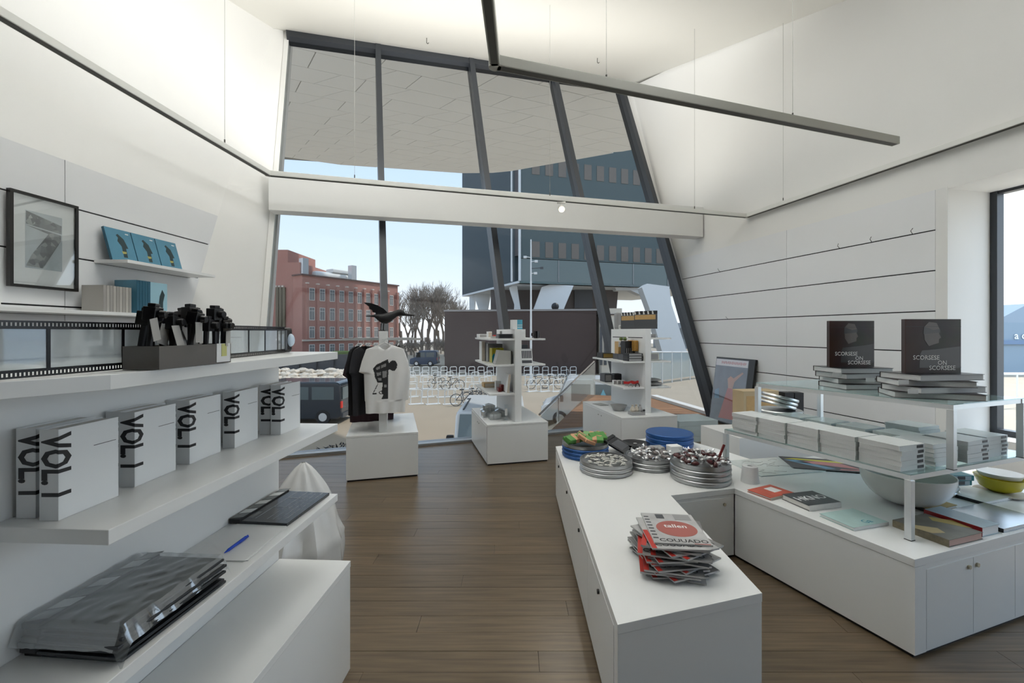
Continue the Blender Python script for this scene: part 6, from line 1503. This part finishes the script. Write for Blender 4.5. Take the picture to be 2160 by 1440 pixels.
# ---- camera mast
ms = thing('camera_mast', 'tall white mast carrying security cameras', 'mast', (pd(1120, 800, 35).x, 35, ZG))
x_ = pd(1120, 800, 35).x
MB().cyl((x_, 35, ZG), (x_, 35, H + 195 / F * 35), 0.10, 0.05, n=10).build('pole', VWH, ms, world=True)
for py, s_, l_ in ((543, -1, 0.35), (552, 1, 0.3), (566, 1, 0.75), (577, 1, 0.25)):
    z = H + (HY - py) / F * 35; mb = MB(); mb.cyl((x_, 35, z), (x_ + s_ * l_, 35, z + 0.05), 0.03, n=6); mb.box(min(x_ + s_ * l_, x_ + s_ * (l_ + 0.25)), max(x_ + s_ * l_, x_ + s_ * (l_ + 0.25)), 34.9, 35.1, z - 0.05, z + 0.12); mb.build('camera_arm', PAPER if py != 566 else DGREY, ms, world=True)

# ---- bicycle stands and bicycles
RACK = mat('rack_galvanised', (0.80, 0.80, 0.77), 0.45)
def hoop_mesh():
    mb = MB(); mb.tube([(0, 0, 0), (0, 0, 0.75), (0.08, 0, 0.85), (0.55, 0, 0.85), (0.63, 0, 0.75), (0.63, 0, 0)], 0.035, 5); mb.tube([(0, 0, 0.5), (0.63, 0, 0.5)], 0.03, 5)
    return mb.mesh('hoop', RACK)
HOOP = hoop_mesh(); FOOT = MB().box(-0.1, 0.75, -0.18, 0.18, 0, 0.03).mesh('base_plate', RACK)
spots = [(852 + i * 19.5, 792) for i in range(19)] + [(860 + i * 27, 806) for i in range(8)] + [(862 + i * 30, 820) for i in range(6)] + [(858 + i * 33, 838) for i in range(5)] + [(866 + i * 36, 853) for i in range(4)] + [(1108 + i * 23, 812) for i in range(5)] + [(1115 + i * 26, 826) for i in range(3)]
rown = {792: 'in the farthest row', 806: 'in the second farthest row', 820: 'in the middle row', 838: 'in the second nearest row', 853: 'in the nearest row', 812: 'in the row right of the gondola', 826: 'in the near row right of the gondola'}
cntr = {}
for px, py in spots:
    p = gp(px, py); k_ = cntr.get(py, 0); cntr[py] = k_ + 1
    t = thing('bicycle_stand', 'galvanised bicycle stand %s, number %s from left' % (rown[py], (WORDS + ['eleventh', 'twelfth', 'thirteenth', 'fourteenth', 'fifteenth', 'sixteenth', 'seventeenth', 'eighteenth', 'nineteenth', 'twentieth'])[k_]), 'bicycle stand', Matrix.Translation(p) @ RZ(random.uniform(15, 30)), 'bicycle stands')
    part('hoop', HOOP, t); part('base_plate', FOOT, t)
def bicycle_meshes():
    out = {}
    for nme, cx_ in (('wheel', 0.0), ('wheel', 1.05)):
        mb = MB(); n_ = 18; mb.tube([(cx_ + 0.34 * math.cos(a / n_ * 2 * math.pi), 0, 0.34 + 0.34 * math.sin(a / n_ * 2 * math.pi)) for a in range(n_ + 1)], 0.022, 5)
        for a in range(4): mb.cyl((cx_ - 0.33 * math.cos(a * math.pi / 4), 0, 0.34 - 0.33 * math.sin(a * math.pi / 4)), (cx_ + 0.33 * math.cos(a * math.pi / 4), 0, 0.34 + 0.33 * math.sin(a * math.pi / 4)), 0.004, n=4)
        out.setdefault(nme, []).append(mb.mesh(nme, DGREY))
    mb = MB(); mb.tube([(0, 0, 0.34), (0.45, 0, 0.32), (0.32, 0, 0.88)], 0.022, 5); mb.tube([(0, 0, 0.34), (0.36, 0, 0.78), (0.85, 0, 0.82)], 0.02, 5); mb.tube([(0.45, 0, 0.32), (0.85, 0, 0.78), (1.05, 0, 0.34)], 0.022, 5); out['frame'] = [mb.mesh('frame', DGREY)]
    mb = MB(); mb.tube([(0.85, 0, 0.8), (0.83, 0, 1.02)], 0.02, 5); mb.tube([(0.70, -0.28, 1.04), (0.83, 0, 1.02), (0.70, 0.28, 1.04)], 0.018, 5); out['handlebar'] = [mb.mesh('handlebar', ALU)]
    mb = MB(); mb.box(0.2, 0.44, -0.07, 0.07, 0.90, 0.95); out['saddle'] = [mb.mesh('saddle', BLACK)]
    return out
BM = bicycle_meshes()
for i, (px, py, rz) in enumerate(((962, 856, 5), (985, 852, -20), (1003, 850, 30), (1015, 838, -8), (910, 818, 50), (940, 822, 20), (1120, 820, 10), (1150, 818, -25), (1180, 806, 15))):
    t = thing('bicycle', 'parked dark bicycle, ' + ['nearest left of the gondola', 'behind the nearest bicycle', 'third from the nearest bicycle', 'beside the gondola shelf', 'left among the stands', 'centre among the stands', 'right of the gondola', 'middle of the right group', 'farthest right by the rail'][i], 'bicycle', Matrix.Translation(gp(px, py)) @ RZ(rz), 'parked bicycles')
    for nme, ms_ in BM.items():
        for me in ms_: part(nme, me, t)

# ---- stone slabs, hoarding, hedge, shrubs
HRD = mat('hoarding_dark', (0.075, 0.075, 0.08), 0.7); hd = thing('hoarding', 'long dark grey hoarding with posts behind the stones', 'fence', (-20, 50, ZG))
a = pd(560, 790, 48); b = pd(742, 790, 48)
n_ = 5
for i in range(n_):
    xa = a.x + (b.x - a.x) * i / n_; xb = a.x + (b.x - a.x) * (i + 1) / n_
    MB().box(xa + 0.03, xb - 0.03, 48, 48.12, ZG, H - 47 / F * 48).build('panel', HRD, hd, world=True); MB().cyl((xb, 47.9, ZG), (xb, 47.9, H - 45 / F * 48), 0.06, n=6).build('post', BLACK, hd, world=True)
STN = mat('boulder_cream', (0.66, 0.57, 0.46), 0.9, noise=(0.2, 1.5)); random.seed(9)
for i in range(26):
    px, py = 582 + (i % 9) * 19 + random.uniform(-4, 4), 788 + (i // 9) * 9 + random.uniform(-2, 2)
    p = gp(px, py); mb = MB(); mb.ball((0, 0, 0.25), 0.55, 8, sc=(random.uniform(.9, 1.3), 0.8, 0.5)); 
    for v in mb.v: v += Vector((random.uniform(-.08, .08), random.uniform(-.08, .08), random.uniform(-.05, .05)))
    o = mb.build('boulder', STN, None); o.location = p; WORLD[o.name] = Matrix.Translation(p)
    tag(o, 'flat cream boulder, %s from left in the %s row of the stone bank' % (WORDS[i % 9], ['far', 'middle', 'near'][i // 9]), 'boulder', 'boulders of the stone bank')
HED = mat('hedge_green', (0.16, 0.20, 0.06), 0.9, noise=(0.5, 4), bump=0.6, bscale=8)
a = pd(700, 742, 62); o = MB().box(a.x, a.x + 7, 62, 63, ZG, H - 40 / F * 62).build('hedge', HED, None, bevel=0.15, loc=(a.x, 62, ZG)); tag(o, 'low clipped green hedge before the brick building', 'hedge')
# trampled leaves on the pavement
for i, (px, py) in enumerate(((672, 948), (703, 946), (715, 942), (722, 948))):
    p = gp(px, py); mb = MB(); random.seed(i)
    for k_ in range(3 if i == 0 else 9): 
        q_ = Vector((random.uniform(-.3, .3), random.uniform(-.4, .4), 0.02)); a_ = random.uniform(0, 3.1); d = Vector((math.cos(a_), math.sin(a_), random.uniform(0, .8))) * 0.14; s_ = Vector((-d.y, d.x, 0)) * 0.25
        mb.add([q_ - d, q_ + s_, q_ + d, q_ - s_], [(0, 1, 2, 3), (3, 2, 1, 0)])
    o = mb.build('low_plant', BLACK, None); o.location = p; o['kind'] = 'stuff'; tag(o, ['small dark tuft on the paving at left', 'dark tuft of leaves second from left', 'dark tuft of leaves third from left', 'dark tuft of leaves beside the T-shirt plinth'][i], 'plant')

# ---- bare trees
BARK = mat('bark_grey', (0.20, 0.165, 0.135), 0.9); TWIG = mat('twig_grey', (0.24, 0.20, 0.165), 0.9)
def tree(label, px, Y, hgt, seed, spread=0.55, nm='bare_tree', ct='tree', gr='bare winter trees'):
    rnd = random.Random(seed); x0 = (px - CX) / F * Y
    t = thing(nm, label, ct, (x0, Y, ZG), gr)
    trunk = MB(); tw_ = MB()
    def grow(p, d, L, r, lv):
        q_ = p + d * L
        (trunk if lv < 2 else tw_).cyl(p, q_, max(r, 0.016), max(r * 0.7, 0.013), n=5 if lv < 2 else 3, caps=False)
        if lv >= 6: return
        for _ in range(3 if lv < 4 else 2 + rnd.randint(0, 1)):
            nd = (d + Vector((rnd.uniform(-1, 1), rnd.uniform(-1, 1), rnd.uniform(-0.15, 0.75))) * spread).normalized()
            grow(p + d * L * rnd.uniform(0.55, 1.0), nd, L * rnd.uniform(0.68, 0.86), r * 0.6, lv + 1)
    grow(Vector((0, 0, 0)), Vector((rnd.uniform(-.05, .05), 0, 1)), hgt * (0.2 if nm == 'bare_tree' else 0.1), hgt * 0.016, 0)
    trunk.build('trunk', BARK, t); tw_.build('branches', TWIG, t, kind='stuff')
names = ['at the corner of the brick building', 'second from the brick building', 'third from the brick building', 'fourth from the brick building', 'tallest in the middle of the row', 'sixth from the brick building', 'seventh from the brick building', 'beside the tower', 'lowest beside the brown hall', 'in front of the row', 'in the rear of the row']
for i, (px, Y, h) in enumerate(((848, 88, 12.5), (862, 92, 11.5), (876, 95, 13.0), (890, 90, 13.5), (903, 93, 14.0), (918, 90, 13.0), (935, 95, 12.5), (952, 92, 11.5), (972, 90, 10.5), (868, 78, 8.5), (925, 100, 13))):
    tree('bare winter tree ' + names[i], px, Y, h * 1.75, 31 + i)
for i, (px, Y, h) in enumerate(((842, 70, 9.0), (858, 66, 9.5), (874, 72, 9.0), (890, 67, 10.0), (906, 73, 9.0), (922, 68, 9.5), (938, 74, 9.0), (866, 80, 10.0), (898, 82, 10.5), (930, 84, 10.0))):
    tree('low bare shrub, %s of the thicket below the trees' % ['leftmost', 'second from left', 'third from left', 'fourth from left', 'fifth from left', 'sixth from left', 'rightmost', 'left rear one', 'middle rear one', 'right rear one'][i], px, Y, h, 77 + i, 0.95, 'bare_shrub', 'shrub', 'bare shrubs')

# ---- promenade on the right: railing, far shore
pr = thing('promenade_rail', 'pale glass railing along the promenade behind the second gondola', 'railing', (14, 40, ZG))
a = pd(1375, 770, 34); b = pd(1490, 762, 40)
for i in range(7):
    p = a.lerp(b, i / 6); MB().cyl((p.x, p.y, ZG), (p.x, p.y, H - 40 / F * p.y), 0.05, n=6).build('post', ALU, pr, world=True)
MB().cyl((a.x, a.y, H - 42 / F * a.y), (b.x, b.y, H - 42 / F * b.y), 0.05, n=6).build('top_rail', ALU, pr, world=True)
for i in range(6):
    p = a.lerp(b, i / 6); q_ = a.lerp(b, (i + 1) / 6); mb = MB(); mb.slab([(p.x, p.y, ZG + 0.3), (q_.x, q_.y, ZG + 0.3), (q_.x, q_.y, H - 44 / F * q_.y), (p.x, p.y, H - 44 / F * p.y)], (0, 0.02, 0)); mb.build('glass', glassy('prom_glass', (0.6, 0.66, 0.66), 0.1, diffuse=0.3), pr, world=True)
fs2 = thing('far_house', 'distant grey roofed quay house behind the promenade', 'building', (40, 110, ZG)); q_ = pd(1460, 690, 110)
MB().box(q_.x - 6, q_.x + 16, 110, 122, ZG, q_.z - 3).build('wall', mat('far_grey', (0.30, 0.32, 0.33), 0.8), fs2, world=True); MB().prism([(q_.x - 7, q_.z - 3), (q_.x + 17, q_.z - 3), (q_.x + 12, q_.z + 2.2), (q_.x - 1, q_.z + 1.2)], 0, 12, 0, Matrix(((1, 0, 0, 0), (0, 0, 1, 110), (0, 1, 0, 0), (0, 0, 0, 1)))).build('roof', mat('far_roof', (0.20, 0.21, 0.22), 0.8), fs2, world=True)
# seen through the side window
WAT = mat('water', (0.42, 0.52, 0.56), 0.12, bump=0.3, bscale=2); mb = MB(); mb.prism([(30, 18), (140, 60), (140, 10), (30, -40)], ZG, ZG + 0.03); struct('water', mb, WAT)
fh = thing('quay_building', 'blue grey quay building with pale lettering across the water', 'building', (50, 42, ZG)); a = pd(2105, 700, 42); 
MB().box(a.x, a.x + 40, 42, 56, ZG, H + 20 / F * 42).build('wall', mat('quay_blue', (0.22, 0.29, 0.36), 0.7), fh, world=True); MB().prism([(a.x - 0.5, H + 20 / F * 42), (a.x + 41, H + 20 / F * 42), (a.x + 37, H + 62 / F * 42), (a.x + 3, H + 60 / F * 42)], 0, 14, 0, Matrix(((1, 0, 0, 0), (0, 0, 1, 42), (0, 1, 0, 0), (0, 0, 0, 1)))).build('roof', mat('quay_roof', (0.25, 0.31, 0.38), 0.7), fh, world=True)
lettering('a ouns', 1.0, Matrix.Translation((a.x + 2.8, 41.9, H - 8 / F * 42)) @ RX(90), PAPER, fh, world=True, bold=0.01); MB().box(a.x, a.x + 40, 41.8, 42, H - 26 / F * 42, H - 18 / F * 42).build('band', mat('quay_band', (0.13, 0.20, 0.32), 0.6), fh, world=True)
qr = thing('quay_rail', 'white railing on the quay seen through the side window', 'railing', (30, 24, ZG)); a = pd(2100, 788, 24)
for i in range(8): MB().cyl((a.x + i * 1.2, 24, ZG), (a.x + i * 1.2, 24, H - 88 / F * 24), 0.04, n=6).build('post', VWH, qr, world=True)
MB().cyl((a.x, 24, H - 88 / F * 24), (a.x + 8.4, 24, H - 88 / F * 24), 0.07, n=8).build('top_rail', VWH, qr, world=True)
